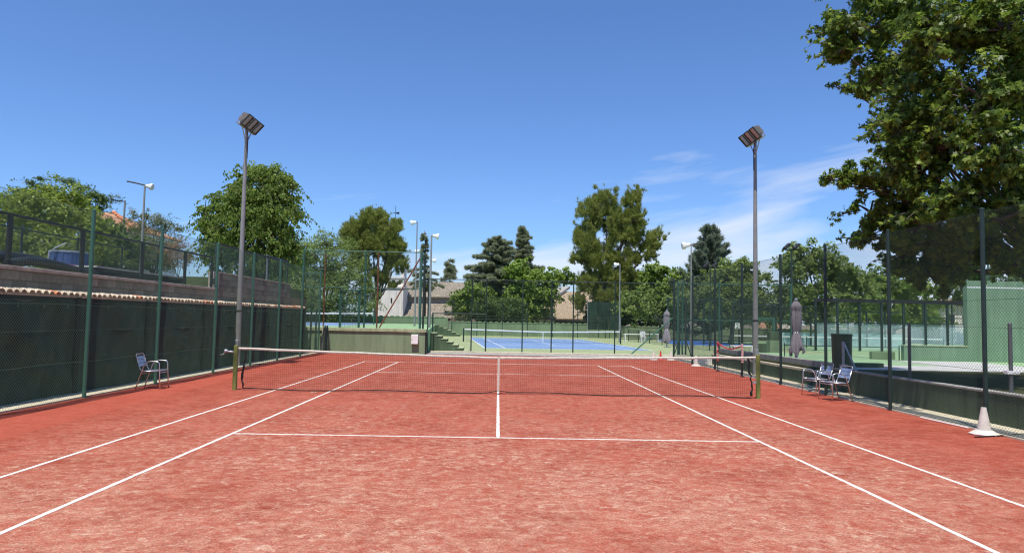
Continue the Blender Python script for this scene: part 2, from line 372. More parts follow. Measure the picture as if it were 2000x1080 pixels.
# chain-link panels, real wires: local x along, z up
_CH = {}
def chain(w, h, cell=.072, r=.0019, seg=.36, m='wire_green'):
    key = (round(w, 2), round(h, 2), cell, r, m)
    if key in _CH: return _CH[key]
    p0s, p1s = [], []
    for sgn in (1, -1):
        k0 = int(math.floor(-h/cell))-1 if sgn == 1 else 0
        for k in range(k0, int(math.ceil((w+(h if sgn == -1 else 0))/cell))+1):
            x0 = k*cell
            # x = x0 + sgn*z
            z_lo, z_hi = 0., h
            if sgn == 1: z_lo = max(z_lo, -x0); z_hi = min(z_hi, w-x0)
            else: z_lo = max(z_lo, x0-w); z_hi = min(z_hi, x0)
            if z_hi-z_lo < .02: continue
            ns = max(1, int(round((z_hi-z_lo)/seg)))
            zz = np.linspace(z_lo, z_hi, ns+1)
            for a, b in zip(zz[:-1], zz[1:]):
                p0s.append((x0+sgn*a, sgn*r, a)); p1s.append((x0+sgn*b, sgn*r, b))
    p0 = np.array(p0s); p1 = np.array(p1s); d = p1-p0; d /= np.linalg.norm(d, axis=1)[:, None]
    u = np.tile(np.array([0, 1., 0]), (len(d), 1)); w_ = np.cross(d, u)
    def wob(p): q = p.copy(); q[:, 1] += .02*np.sin(p[:, 0]*2.1+p[:, 2]*1.3)*np.sin(p[:, 2]*math.pi/h); return q
    p0 = wob(p0); p1 = wob(p1)
    V = np.empty((len(d), 6, 3))
    for k in range(3):
        t = 2*math.pi*k/3; off = (u*math.cos(t)+w_*math.sin(t))*r
        V[:, k] = p0+off; V[:, k+3] = p1+off
    base = (np.arange(len(d))*6)[:, None, None]
    Fq = np.array([[0, 1, 4, 3], [1, 2, 5, 4], [2, 0, 3, 5]])[None]+base
    me = np_mesh('mesh_panel', V.reshape(-1, 3), Fq.reshape(-1, 4)); me.materials.append(MATS[m])
    _CH[key] = me; return me
def np_mesh(name, V, F):
    me = bpy.data.meshes.new(name); k = F.shape[1]
    me.vertices.add(len(V)); me.vertices.foreach_set('co', np.ascontiguousarray(V, dtype=np.float32).ravel())
    me.loops.add(F.size); me.loops.foreach_set('vertex_index', np.ascontiguousarray(F, dtype=np.int32).ravel())
    me.polygons.add(len(F)); me.polygons.foreach_set('loop_start', (np.arange(len(F))*k).astype(np.int32))
    me.update(calc_edges=True); return me

def fence(name, label, A, B, stations, h, z=0., pr=.03, pm='post_green', wm_='wire_green', rails=(), wires=(), cell=.072, wr=.0019, posts=None, skip=(), group=None, rm=None, htop=None, cat='fence'):
    """chain-link fence from A to B; stations = distances of posts along it"""
    A = Vector((A[0], A[1], z)); B = Vector((B[0], B[1], z)); d = B-A; rz = math.atan2(d.y, d.x)
    t = thing(name, label, cat, A, rz, group)
    for i, s_ in enumerate(stations):
        hh = h+.04
        MB().lathe([(pr, 0), (pr, hh-.02), (pr*1.12, hh-.02), (pr*1.12, hh), (pr*.5, hh+.02)], 10).build('post', pm, t, loc=(s_, 0, 0), smooth=False)
    for i in range(len(stations)-1):
        if i in skip: continue
        a, b = stations[i], stations[i+1]; w = round((b-a)*5)/5
        o = obj('mesh_panel', chain(w, h, cell, wr, m=wm_), None, t, loc=(a, -pr-.006, 0)); o.scale = ((b-a)/w, 1, 1)
    for z_ in rails: MB().tube([(stations[0], 0, z_), (stations[-1], 0, z_)], pr*.62, 8).build('rail', rm or pm, t)
    for z_ in wires: MB().tube([(stations[0], -pr-.012, z_), (stations[-1], -pr-.012, z_)], .0035, 5).build('tension_wire', wm_, t)
    return t

# ------------------------------------------------------------------ foliage
def tpl_leaf(): return np.array([[0,0,0],[.38,.35,.08],[0,1,-.05],[-.38,.35,.08]], float), np.array([[0,1,2],[0,2,3]])
def tpl_narrow(): return np.array([[0,0,0],[.17,.45,.03],[0,1,-.06],[-.17,.45,.03]], float), np.array([[0,1,2],[0,2,3]])
def tpl_palm():
    ang = [-150, -112, -78, -48, -20, 0, 20, 48, 78, 112, 150]; rad = [.30, .62, .36, .92, .46, 1.05, .46, .92, .36, .62, .30]
    v = [[0, .12, 0]]; 
    for a, r in zip(ang, rad):
        a = math.radians(a); v.append([r*.62*math.sin(a), .35+r*.62*math.cos(a), -.10*r*r+.03*math.cos(3*a)])
    f = [[0, i, i+1] for i in range(1, 11)]
    return np.array(v, float), np.array(f)
def tpl_tuft(k=7, spread=.75, w=.05, seed=1):
    rs = np.random.RandomState(seed); v = []; f = []
    for i in range(k):
        a = 2*math.pi*i/k+rs.rand()*.5; s_ = spread*(.35+.65*rs.rand())
        d = np.array([math.cos(a)*s_, math.sin(a)*s_, 1.]); d /= np.linalg.norm(d); q = np.cross(d, [math.sin(a), -math.cos(a), .3]); q /= np.linalg.norm(q)
        n = len(v); L_ = .7+.5*rs.rand()
        v += [list(q*w), list(-q*w), list(d*L_)]; f.append([n, n+1, n+2])
    return np.array(v), np.array(f)
def frames(nrm, rs):
    """random spin around given normal; returns rotation matrices with z = nrm"""
    n = nrm/np.linalg.norm(nrm, axis=1)[:, None]
    a = rs.normal(size=n.shape); x = np.cross(a, n); x /= np.linalg.norm(x, axis=1)[:, None]; y = np.cross(n, x)
    return np.stack([x, y, n], axis=2)
def scatter(tpl, pos, R, sc):
    tv, tf = tpl
    V = np.einsum('nij,kj->nki', R, tv)*sc[:, None, None]+pos[:, None, :]
    F = tf[None]+(np.arange(len(pos))*len(tv))[:, None, None]
    return V.reshape(-1, 3), F.reshape(-1, 3)
def crown_points(lobes, n, rs, clump=.30, shell=.45, sub_per=26, sq=.8):
    """lobes: (c3, r3). returns leaf positions, outward normals, sub-clump centres"""
    wts = np.array([l[1][0]*l[1][2]+l[1][1]*l[1][2] for l in lobes]); wts /= wts.sum()
    P, Nn, SC, SR = [], [], [], []
    for (c, r), w in zip(lobes, wts):
        c = np.array(c); r = np.array(r); ns = max(4, int(sub_per*len(lobes)*w)); nl = int(n*w)
        d = rs.normal(size=(ns, 3)); d /= np.linalg.norm(d, axis=1)[:, None]; d[:, 2] += .12
        rad = shell+(1-shell)*rs.rand(ns)**.6
        sc = c+d*rad[:, None]*r*(1+.12*rs.normal(size=(ns, 1)))
        sr = clump*r.mean()*(.5+.9*rs.rand(ns))
        ex = rs.rand(ns) < .16; sc[ex] = c+(sc[ex]-c)*(1.12+.22*rs.rand(ex.sum()))[:, None]; sr[ex] *= .55
        k = rs.choice(ns, nl, p=sr**2/(sr**2).sum())
        g = rs.normal(size=(nl, 3)); g /= np.linalg.norm(g, axis=1)[:, None]; g *= (rs.rand(nl)**.45)[:, None]; g[:, 2] *= sq
        P.append(sc[k]+g*sr[k][:, None]); Nn.append(g*.6+d[k]*.5+np.array([0, 0, .35])+rs.normal(size=(nl, 3))*.45)
        SC.append(sc); SR.append(sr)
    return np.concatenate(P), np.concatenate(Nn), np.concatenate(SC), np.concatenate(SR)
def strand_points(lobes, n, L, per, grav, rs, spread=.05):
    wts = np.array([l[1][0]*l[1][2]+l[1][1]*l[1][2] for l in lobes]); wts /= wts.sum()
    P, Nn, T = [], [], []
    for q in rs.choice(len(lobes), n, p=wts):
        c, r = np.array(lobes[q][0]), np.array(lobes[q][1]); d = rs.normal(size=3); d /= np.linalg.norm(d); d[2] = abs(d[2])*.8-.25
        a = c+d*r*.82; l = L*(.5+rs.rand()); dr = d+np.array([0, 0, .25])+rs.normal(size=3)*.25; dr /= np.linalg.norm(dr)
        pth = [a+dr*l*t-np.array([0, 0, grav*l*t*t]) for t in np.linspace(0, 1, 6)]; T.append(pth)
        t = rs.rand(per); p = a+dr*l*t[:, None]-np.array([0, 0, 1])*(grav*l*t*t)[:, None]+rs.normal(size=(per, 3))*spread*(1.15-t)[:, None]
        P.append(p); Nn.append(np.array([0, 0, .4])+dr*.2+rs.normal(size=(per, 3))*.6)
    return np.concatenate(P), np.concatenate(Nn), T
def bend(a, b, sag, k=5, rs=None, j=.0):
    a = np.array(a, float); b = np.array(b, float); o = []
    for i in range(k+1):
        t = i/k; p = a*(1-t)+b*t; p[2] += sag*math.sin(math.pi*t)
        if rs is not None and 0 < i < k: p += rs.normal(size=3)*j
        o.append(p)
    return o
def lobes_px(Y, L):
    s_ = mpp(Y); o = []
    for q in L:
        cx, cy, rx, ry = q[:4]; dy = q[4] if len(q) > 4 else 0
        yy = Y+dy; c = W(cx, cy, yy); s2 = mpp(yy)
        o.append((c, (rx*s2, (rx+ry)*.5*s2, ry*s2)))
    return o
TRI = 0
def broadleaf(name, label, base, lobes, n, size, lm, seed, tpl=None, tr=.16, bark='bark', clump=.30, shell=.45, sub_per=26, droop=0., twig=.35, fork=.35, upright=.0, group=None, cat='tree', jitter=.35, sq=.8, limb=.42, up=0., strands=None):
    rs = np.random.RandomState(seed); tpl = tpl or tpl_leaf()
    base = np.array(base, float); t = thing(name, label, cat, base, 0, group)
    P, Nn, SC, SR = crown_points(lobes, n, rs, clump, shell, sub_per, sq)
    ST = []
    if strands is None: strands = (int(n/70), 3.2*size+.35, 16, .5)
    if strands:
        P2, N2, ST = strand_points(lobes, strands[0], strands[1], strands[2], strands[3], rs, .35*size)
        P = np.concatenate([P, P2]); Nn = np.concatenate([Nn, N2])
    if droop: Nn = Nn*np.array([1, 1, .25])
    if up: Nn = Nn+np.array([0, 0, up])
    R = frames(Nn, rs)
    if upright or droop:
        # leaves whose tip hangs (droop) or rises (upright)
        z = Nn/np.linalg.norm(Nn, axis=1)[:, None]; ydir = np.array([0, 0, -1. if droop else 1.])+rs.normal(size=Nn.shape)*jitter
        y = ydir-z*(ydir*z).sum(1)[:, None]; y /= np.linalg.norm(y, axis=1)[:, None]; x = np.cross(y, z); R = np.stack([x, y, z], axis=2)
    sc = size*(.65+.7*rs.rand(len(P)))
    V, F = scatter(tpl, P-base, R, sc)
    obj('crown', np_mesh('crown', V, F), lm, t)
    cz = np.mean([l[0] for l in lobes], axis=0)
    m_ = MB(); top = np.array([base[0]*.6+cz[0]*.4, base[1]*.6+cz[1]*.4, base[2]+fork*(cz[2]-base[2])*1.0])-base
    k = 7; tp = bend((0, 0, -.15), top, 0, k, rs, tr*.18); m_.tube(tp, [tr*(1.25 if i == 0 else 1.0-.35*i/k) for i in range(k+1)], 9)
    for (c, r) in lobes:
        e = np.array(c)-base; m_.tube(bend(top, e, .12*np.linalg.norm(e-top)*.4, 6, rs, tr*.25), [tr*limb*(1-.8*i/6) for i in range(7)], 6)
    idx = rs.rand(len(SC)) < twig
    lc = np.array([l[0] for l in lobes])
    for q in SC[idx]:
        a = lc[np.argmin(((lc-q)**2).sum(1))]
        m_.tube(bend(a-base, q-base, .05, 3, rs, tr*.08), [tr*.13, tr*.10, tr*.07, tr*.03], 4, cap=False)
    for pth in ST: m_.tube([q-base for q in pth[::2]], [tr*.06, tr*.045, tr*.02], 3, cap=False)
    m_.build('trunk', bark, t, smooth=True)
    return t
def pine(name, label, base, lobes, n, size, lm, seed, tr=.3, **k):
    lobes = [(c, tuple(.84*q for q in r)) for c, r in lobes]
    return broadleaf(name, label, base, lobes, n, size, lm, seed, tpl=tpl_tuft(9, .62, .05, seed), tr=tr, upright=0, up=1.1, sq=1.9, strands=(int(n/60), .75, 12, -.35), **k)
def cedar(name, label, base, H, prof, seed, lm='needle_cedar', per=6, dz=.45, upcurve=0., dens=1., tsz=.34, start=.12, tr=.22, droop=.18, spire=.0, group=None):
    """prof(t) = branch length at relative height t"""
    rs = np.random.RandomState(seed); base = np.array(base, float); t = thing(name, label, 'tree', base, 0, group)
    m_ = MB(); m_.tube([(0, 0, -.1), (0, 0, H*.5), (spire*.3, 0, H*.85), (spire, 0, H)], [tr, tr*.6, tr*.25, .02], 8)
    P, Nn = [], []
    z = H*start
    while z < H*.985:
        L_ = prof(z/H); a0 = rs.rand()*6.28
        for k in range(per):
            a = a0+2*math.pi*k/per+rs.normal()*.25; l = L_*(.4+.85*rs.rand()); 
            if l < .12: l = .12
            dr = np.array([math.cos(a), math.sin(a), 0]); pts = []
            up = .18*rs.normal()*l*.5; zj = min(H*.98, z+rs.uniform(-.7, .7)*dz)
            for i in range(7):
                s_ = i/6; pts.append(np.array([spire*max(0, z/H-.5)*2, 0, zj])+dr*l*s_+np.array([0, 0, up*s_+upcurve*l*s_*s_-droop*l*s_**2.2]))
            m_.tube(pts, [max(.012, tr*.22*(1-i/6.5)*min(1, l/2)) for i in range(7)], 4, cap=False)
            nn = int(dens*(14+34*l)); s_ = rs.rand(nn)**.75; ii = np.clip((s_*6).astype(int), 0, 5); ff = s_*6-ii
            pp = np.array(pts); q = pp[ii]*(1-ff)[:, None]+pp[ii+1]*ff[:, None]
            side = np.array([-dr[1], dr[0], 0]); wdt = .06+.11*l*(1-s_)**.7*(s_**.3)
            q = q+side*(rs.normal(size=nn)*wdt*.6)[:, None]+np.array([0, 0, 1])*(-np.abs(rs.normal(size=nn))*.10*(1+l*.12)+.03)[:, None]
            P.append(q); Nn.append(dr*1.1+np.array([0, 0, .22+upcurve])+side[None]*rs.normal(size=(nn, 1))*.6+rs.normal(size=(nn, 3))*.28)
        z += dz*(.7+.6*rs.rand())*(1.0 if z < H*.7 else .7)
    P = np.concatenate(P); Nn = np.concatenate(Nn); R = frames(Nn, rs)
    V, F = scatter(tpl_tuft(8, .75, .085, seed), P, R, tsz*(.6+.8*rs.rand(len(P))))
    obj('crown', np_mesh('crown', V, F), lm, t); m_.build('trunk', 'bark', t, smooth=True)
    return t

# ================================================================== SETTING
R_ = random.Random(5)
struct(MB().box(-900, 900, -60, 1800, -.6, -.05).build('ground', 'earth'))
def sheet(name, x0, x1, y0, y1, z, m, parent=None, th=.03):
    o = MB().box(x0, x1, y0, y1, z-th, z).build(name, m, parent)
    if parent is None: struct(o)
    return o
# our court: one red carpet with painted lines
court = sheet('tennis_court', -8.86, 8.66, -30, 18.2, 0, 'red_carpet', th=.06)
LW = .025
def cline(x0, x1, y0, y1):
    lw = x1-x0 < y1-y0; L0, L1, a, b = (y0, y1, x0, x1) if lw else (x0, x1, y0, y1); k = max(2, int((L1-L0)/.12)); V = []; F = []
    for i in range(k+1):
        q = L0+(L1-L0)*i/k; ja, jb = R_.uniform(-.0035, .0035), R_.uniform(-.0035, .0035)
        for c_, z_ in ((a+ja, -.01), (a+ja, .004), (b+jb, .004), (b+jb, -.01)): V.append((c_, q, z_) if lw else (q, c_, z_))
    for i in range(k):
        for e in range(3):
            f = (i*4+e, i*4+e+1, i*4+e+5, i*4+e+4); F.append(f if not lw else f[::-1])
    MB().add(V, F).build('court_line', 'line_white', court)
for sx in (-1, 1):
    cline(sx*4.115-.027, sx*4.115+.027, -11.9, 11.885); cline(sx*5.485-.027, sx*5.485+.027, -11.9, 11.885)
for sy in (-1, 1): cline(-4.088, -.03, sy*6.4-.027, sy*6.4+.027); cline(.03, 4.088, sy*6.4-.027, sy*6.4+.027)
cline(-.027, .027, -6.45, -.1); cline(-.027, .027, .1, 6.45)
for a, b in ((-5.455, -4.145), (-4.085, 4.085), (4.145, 5.455)): cline(a, b, 11.85, 11.92)
# kerb strips under the side fences
kl = struct(MB().box(-9.5, -8.86, -30, 18.1, -.2, .035).build('kerb_strip', 'concrete_cream'))
kr = struct(MB().box(8.66, 9.46, -30, 18.1, -.2, .03).build('kerb_strip', 'concrete_cream'))
struct(MB().box(-3.6, 9.9, 18.2, 19.5, -.2, .05).build('path', 'concrete_grey'))
ke = struct(MB().box(-3.55, 9.9, 19.5, 19.95, -.2, .13).build('kerb_strip', 'concrete_cream'))
# neighbouring hard courts behind
struct(MB().box(-3.6, 60, 19.95, 62, -.3, -.008).build('court_surround', 'green_floor'))
BR = math.radians(4.7)
bc = struct(MB().box(-5.485, 5.485, -11.885, 11.885, -.05, .0).build('blue_court', 'blue_floor', loc=(3.6, 39.8, 0), rz=BR))
def bline(par, x0, x1, y0, y1): MB().box(x0, x1, y0, y1, -.01, .006).build('court_line', 'line_far', par)
for sx in (-1, 1): bline(bc, sx*5.44-.04, sx*5.44+.04, -11.8, 11.8); bline(bc, sx*4.115-.035, sx*4.115+.035, -11.78, 11.78)
for y in (-11.84, 11.84): bline(bc, -5.48, 5.48, y-.045, y+.045)
for y in (-6.4, 6.4): bline(bc, -4.07, 4.07, y-.035, y+.035)
bline(bc, -.03, .03, -6.36, 6.36)
# raised court on the left, behind its retaining wall
struct(MB().add([(-45, 18.56, -.3), (-3.66, 18.56, -.3), (-6.9, 60.5, -.3), (-45, 60.5, -.3), (-45, 18.56, 1.14), (-3.66, 18.56, 1.14), (-6.9, 60.5, 1.14), (-45, 60.5, 1.14)], [(3,2,1,0), (4,5,6,7), (0,1,5,4), (1,2,6,5), (2,3,7,6), (3,0,4,7)]).build('raised_court_surround', 'green_floor_bright'))
struct(MB().box(-12, -3.4, 21.6, 62, -.3, -.012).build('court_surround', 'green_floor'))
rc = struct(MB().box(-5.485, 5.485, -11.885, 11.885, 1.10, 1.148).build('raised_blue_court', 'blue_floor', loc=(-17.4, 45.0, 0), rz=math.radians(2)))
for sx in (-1, 1): MB().box(sx*5.44-.04, sx*5.44+.04, -11.8, 11.8, 1.14, 1.154).build('court_line', 'line_far', rc)
for y in (-11.84, -6.4, 6.4, 11.84): MB().box(-5.39, 5.39, y-.04, y+.04, 1.14, 1.154).build('court_line', 'line_far', rc)
# deep blue court far right and padel floor
struct(MB().box(-9, 9, -7, 7, -.05, .002).build('far_blue_court', 'blue_deep', loc=(24.5, 47.5, 0), rz=math.radians(-6)))
# left terrace above the wall
struct(MB().box(-120, -9.72, -40, 18.4, -.3, 2.66).build('left_terrace', 'earth'))
struct(MB().box(-120, -9.9, 6.9, 18.4, 2.6, 3.1).build('upper_terrace', 'grass_ground'))
struct(MB().box(-120, -14.5, 18.42, 30, -.3, 2.66).build('left_terrace', 'grass_ground'))
struct(MB().box(-120, -23.7, 30.02, 42, -.3, 2.66).build('left_terrace', 'grass_ground'))
# right terrace
struct(MB().box(9.92, 60, 14.02, 19.94, -.3, -.004).build('court_surround', 'green_floor'))
struct(MB().box(9.6, 70, -40, 14.0, -.3, .56).build('right_terrace', 'shaded_soil'))
struct(MB().box(11.0, 40, 5.6, 14.0, .5, .575).build('terrace_floor', 'green_floor_bright'))
struct(MB().box(9.9, 17.8, 3.2, 5.6, .5, .572).build('pale_path', 'concrete_pale'))
struct(MB().box(14.5, 17.74, 5.6, 8.6, .5, .579).build('pale_path', 'concrete_pale'))

# ------------------------------------------------------------------ tennis net of our court
def tennis_net(label, half, cell, cr, loc, rz, posth=1.07, mid=.914, tape='net_tape', tapeh=.056, postm='post_moss', pr=.055, strapm='net_tape', ragged=True, vdiv=None):
    t = thing('tennis_net', label, 'tennis net', loc, rz)
    e = half-.2; top = lambda x: mid+(posth-.03-mid)*abs(x/half)**1.2
    bot = lambda x: .035+.02*math.sin(x*1.7)+(.05 if abs(x) < .25 else 0)*(1-abs(x)/.25)
    wob = lambda x, z: .03*math.sin(x*1.3+z*2)*(1-abs(z-.5))+.05*(1-z)*math.sin(x*.7+1)
    m_ = MB(); nx = int(2*e/cell)
    for i in range(nx+1):
        x = -e+2*e*i/nx; t0, b0 = top(x)-.04, bot(x); K = 4; lean = .02*math.sin(x*.9)
        m_.tube([(x+lean*(1-k/K), wob(x, k/K), b0+(t0-b0)*k/K) for k in range(K+1)], cr, 3, cap=False)
    nz = max(3, int(.88/cell))
    for j in range(nz):
        K = 48; f_ = j/nz
        m_.tube([(-e+2*e*k/K, wob(-e+2*e*k/K, f_), bot(-e+2*e*k/K)+(top(-e+2*e*k/K)-bot(-e+2*e*k/K))*f_) for k in range(K+1)], cr, 3, cap=False)
    m_.build('netting', 'net_black', t)
    b_ = MB()
    K = 40
    for k in range(K):
        x0, x1 = -half+.06+2*(half-.06)*k/K, -half+.06+2*(half-.06)*(k+1)/K
        for sgn, zz in ((1, tapeh),):
            pr_ = [(-.012, -zz), (-.02, -zz*.5), (-.016, -.012), (0, 0), (.016, -.012), (.02, -zz*.5), (.012, -zz)]; nn_ = len(pr_)
            b_.add([(x0, q_[0], top(x0)+q_[1]+.004*math.sin(x0*5)) for q_ in pr_]+[(x1, q_[0], top(x1)+q_[1]+.004*math.sin(x1*5)) for q_ in pr_], [(i_, i_+nn_, i_+nn_+1, i_+1) for i_ in range(nn_-1)])
    b_.build('head_tape', tape, t)
    MB().tube([(x, wob(x, 0), bot(x)) for x in np.linspace(-e, e, 41)], .011 if ragged else .008, 6).build('bottom_cord', 'net_black', t)
    MB().box(-.027, .027, -.035, -.02, .06, mid+.005).build('centre_strap', strapm, t)
    for sx in (-1, 1):
        if ragged:
            rs = np.random.RandomState(3+sx)
            for q in range(1): MB().tube([(sx*(e-.03+.05*rs.rand()+.035*math.sin(z*5)), wob(sx*e, z)*.5, z) for z in np.linspace(.06, .98, 12)], [.012+.022*rs.rand() for _ in range(12)], 6).build('side_band', 'net_black', t)
        MB().lathe([(pr, -.05), (pr*1.02, .3), (pr*.97, .8), (pr, posth), (pr*.85, posth+.015)], 14).build('post', postm, t, loc=(sx*half, 0, 0), smooth=False)
    return t
nt0 = tennis_net('worn tennis net with cream head tape and mossy green posts across the red court', 6.44, .047, .0021, (0, 0, 0), 0)
h_ = MB(); h_.tube([(-6.49, 0, .92), (-6.66, -.01, .93)], .022, 8); h_.tube([(-6.66, -.01, .93), (-6.70, -.02, .93), (-6.73, -.03, .86), (-6.80, -.04, .85)], .012, 6); h_.lathe([(.045, -.04), (.05, 0), (.045, .04)], 10, (-6.68, -.01, .94))
h_.build('crank_handle', 'galv', nt0, smooth=True)
MB().box(6.30, 6.38, -.05, .05, .38, .42).build('anchor_strap', 'galv', nt0)
tennis_net('tennis net with bright white tape across the light blue court behind', 6.4, .14, .004, (3.6, 39.8, 0), BR, tape='white_paint', tapeh=.10, postm='post_dark', pr=.06, strapm='white_paint', ragged=False)
tennis_net('tennis net with white tape on the raised blue court', 6.4, .14, .004, (-17.4, 45.0, 1.148), math.radians(2), tape='white_paint', tapeh=.10, postm='post_green', pr=.05, strapm='white_paint', ragged=False)

# ------------------------------------------------------------------ left boundary
LST = [-8.4, -5.25, -2.13, 1.02, 4.72, 8.01, 11.1, 14.4, 17.6]
lf = fence('chain_link_fence', 'tall green chain link fence along the left side of the red court', (-8.85, -9.4), (-8.85, 18), [y+9.4 for y in LST], 4.0, pr=.042, wires=(.04, 1.45, 2.75, 3.98), wr=.0021)
# low wall under the tiles with its dark wind screen
wl = thing('retaining_wall', 'long low wall topped with clay tiles and brown blocks behind the left fence', 'wall', (-9.5, 0, 0))
MB().box(-.20, 0, -12, 17.0, -.1, 2.19).build('wall_base', 'mortar', wl)
tile_me = None
tb = MB(); n = 8
for ring, (xx, r, zz) in enumerate(((.14, .092, -.055), (-.17, .076, .02))):
    for rr in (r, r-.014):
        for k in range(n+1):
            a = math.pi*k/n; tb.v.append((xx, -rr*math.cos(a), zz+rr*.80*math.sin(a)))
q = n+1
for k in range(n):
    tb.f += [(k, k+1, 2*q+k+1, 2*q+k), (q+k+1, q+k, 3*q+k, 3*q+k+1), (k+1, k, q+k, q+k+1)]
tile_me = tb.mesh('roof_tile'); tile_me.materials.append(MATS['tile_clay']); tile_or = tile_me.copy(); tile_or.materials.clear(); tile_or.materials.append(MATS['tile_orange'])
y = -6.5; i = 0
while y < 16.9:
    me = tile_or if (R_.random() < (.06 if y < 12 else .40)) else tile_me
    o = obj('roof_tile', me, None, wl, loc=(R_.uniform(-.012, .012), y, 2.235+R_.uniform(-.008, .008))); o.rotation_euler = (0, 0, R_.uniform(-.03, .03)); y += .218; i += 1
MB().add([(.06, -12, 2.175), (.06, 17, 2.175), (-.19, 17, 2.255), (-.19, -12, 2.255), (.06, -12, 2.14), (.06, 17, 2.14), (-.19, 17, 2.14), (-.19, -12, 2.14)], [(0,1,2,3), (7,6,5,4), (0,4,5,1), (1,5,6,2), (3,2,6,7), (0,3,7,4)]).build('mortar_bed', 'tile_clay', wl)
# block courses above
MB().box(-.40, -.165, -12, 15.42, 2.1, 2.63).build('block_core', 'mortar', wl)
MB().box(-.40, -.165, 6.82, 15.40, 2.63, 3.17).build('block_core', 'mortar', wl)
blk = MB().bevbox(-.10, .012, -.196, .196, .004, .196, .012).mesh('block'); blk.materials.append(MATS['block_brown'])
def blocks(y0, y1, z0, rows, off):
    for r in range(rows):
        y = y0+(off if r % 2 else 0)
        while y+.2 <= y1+.21:
            o = obj('block', blk, None, wl, loc=(-.155+R_.uniform(-.004, .004), y+.2, z0+.2*r)); y += .4
blocks(-6.6, 6.7, 2.235, 2, -.2); blocks(6.85, 15.0, 2.635, 3, -.2); blocks(6.75, 15.0, 2.235, 2, -.2)
for y0 in np.arange(-7, 6.7, 1.0): MB().bevbox(-.46, -.10, y0+.004, min(y0+.996, 6.72), 2.637, 2.715, .008).build('coping_slab', 'coping', wl)
for y0 in np.arange(6.72, 15.3, 1.0): MB().bevbox(-.46, -.12, y0+.004, min(y0+.996, 15.44), 3.238, 3.275, .006).build('coping_slab', 'coping', wl)
MB().bevbox(-.44, -.11, 6.72, 6.86, 2.717, 3.236, .01).build('end_pier', 'coping', wl)
# wind screen
ws = thing('windscreen', 'dark green fabric windscreen hung on the left wall behind the fence', 'windscreen', (-9.47, 0, 0))
rs = np.random.RandomState(4)
def screen_panel(y0, y1):
    ny, nz = int((y1-y0)/.09), 26; V = []; F = []
    ph = rs.rand(6)*6.28
    for i in range(ny+1):
        for j in range(nz+1):
            yy = y0+(y1-y0)*i/ny; f_ = j/nz; zz = .04+f_*(2.02+.03*math.sin(yy*2.3+ph[0])+.02*math.sin(yy*7+ph[3]))
            u = (yy-y0)/(y1-y0)
            d = .05+.036*math.sin(yy*3.1+zz*4.0+ph[1])+.016*math.sin(yy*7.3-zz*6.5+ph[2])+.010*math.sin(zz*13+yy*4+ph[4])+.012*math.sin((yy+zz*.5)*15+ph[5])*(.4+.6*math.sin(zz*2.1+ph[0])**2)
            if abs(zz-.72) < .05: d *= .3
            d *= (math.sin(math.pi*u)**.3 if 0 < u < 1 else 0)
            V.append((d, yy, zz))
    for i in range(ny):
        for j in range(nz):
            a = i*(nz+1)+j; F.append((a, a+nz+1, a+nz+2, a+1))
    m_ = MB(); m_.v = V; m_.f = F; m_.build('screen_sheet', 'screen', ws, smooth=True)
for a, b in zip(LST[:-1], LST[1:]): screen_panel(a+.62, min(b+.62, 17.4))
for y in LST[:-1]: MB().box(.005, .07, y+.53, y+.68, .03, 2.15).build('support_post', 'screen_dark', ws)
MB().box(-.001, .012, -9, 17.3, 2.06, 2.19).build('top_strip', 'screen_dark', ws)
for z_ in (.72, 1.98): MB().tube([(.10+.01*math.sin(y*3), y, z_+.012*math.sin(y*1.9)) for y in np.arange(-8, 17.2, .4)], .007, 4).build('cord', 'wire_green', ws)
for y in np.arange(-7.6, 17, .8): MB().box(.085, .10, y-.012, y+.012, 1.90, 2.0).build('tie', 'wire_green', ws)
# guard fence on the terrace
gf = thing('guard_fence', 'black flat-post guard fence with mesh on the left terrace edge', 'fence', (-9.76, 0, 2.71))
gy = [-6.2, -3.4, -.93, 1.85, 4.5, 6.55]
for y in gy: MB().box(-.03, .03, y-.05, y+.05, -.02, 1.0).build('post', 'black_metal', gf)
MB().box(-.028, .028, gy[0]-.05, gy[-1]+.05, 1.003, 1.05).build('rail', 'black_metal', gf)
for a, b in zip(gy[:-1], gy[1:]):
    w = round((b-a)*5)/5; o = obj('mesh_panel', chain(w, .98, .06, .0012, m='wire_dark'), None, gf, loc=(0, a, 0), rz=math.pi/2); o.scale = ((b-a)/w, 1, 1)
gf2 = thing('guard_fence', 'green mesh guard fence on the taller brown block wall', 'fence', (-9.78, 0, 3.275))
gy = [6.9, 9.6, 12.5, 15.2]
for y in gy: MB().lathe([(.03, 0), (.03, 1.0)], 8).build('post', 'post_dark', gf2, loc=(0, y, 0))
MB().lathe([(.04, 0), (.04, 1.1)], 8).build('post', 'galv', gf2, loc=(-.1, 12.6, 0))
MB().tube([(0, 6.9, .99), (0, 15.2, .99)], .03, 8).build('rail', 'black_metal', gf2)
MB().tube([(-.05, 12.5, 1.03), (-.05, 15.3, 1.03)], .05, 8).build('rail', 'black_metal', gf2)
for a, b in zip(gy[:-1], gy[1:]):
    w = round((b-a)*5)/5; o = obj('mesh_panel', chain(w, .98, .06, .0022, m='wire_dark'), None, gf2, loc=(0, a, 0), rz=math.pi/2); o.scale = ((b-a)/w, 1, 1)
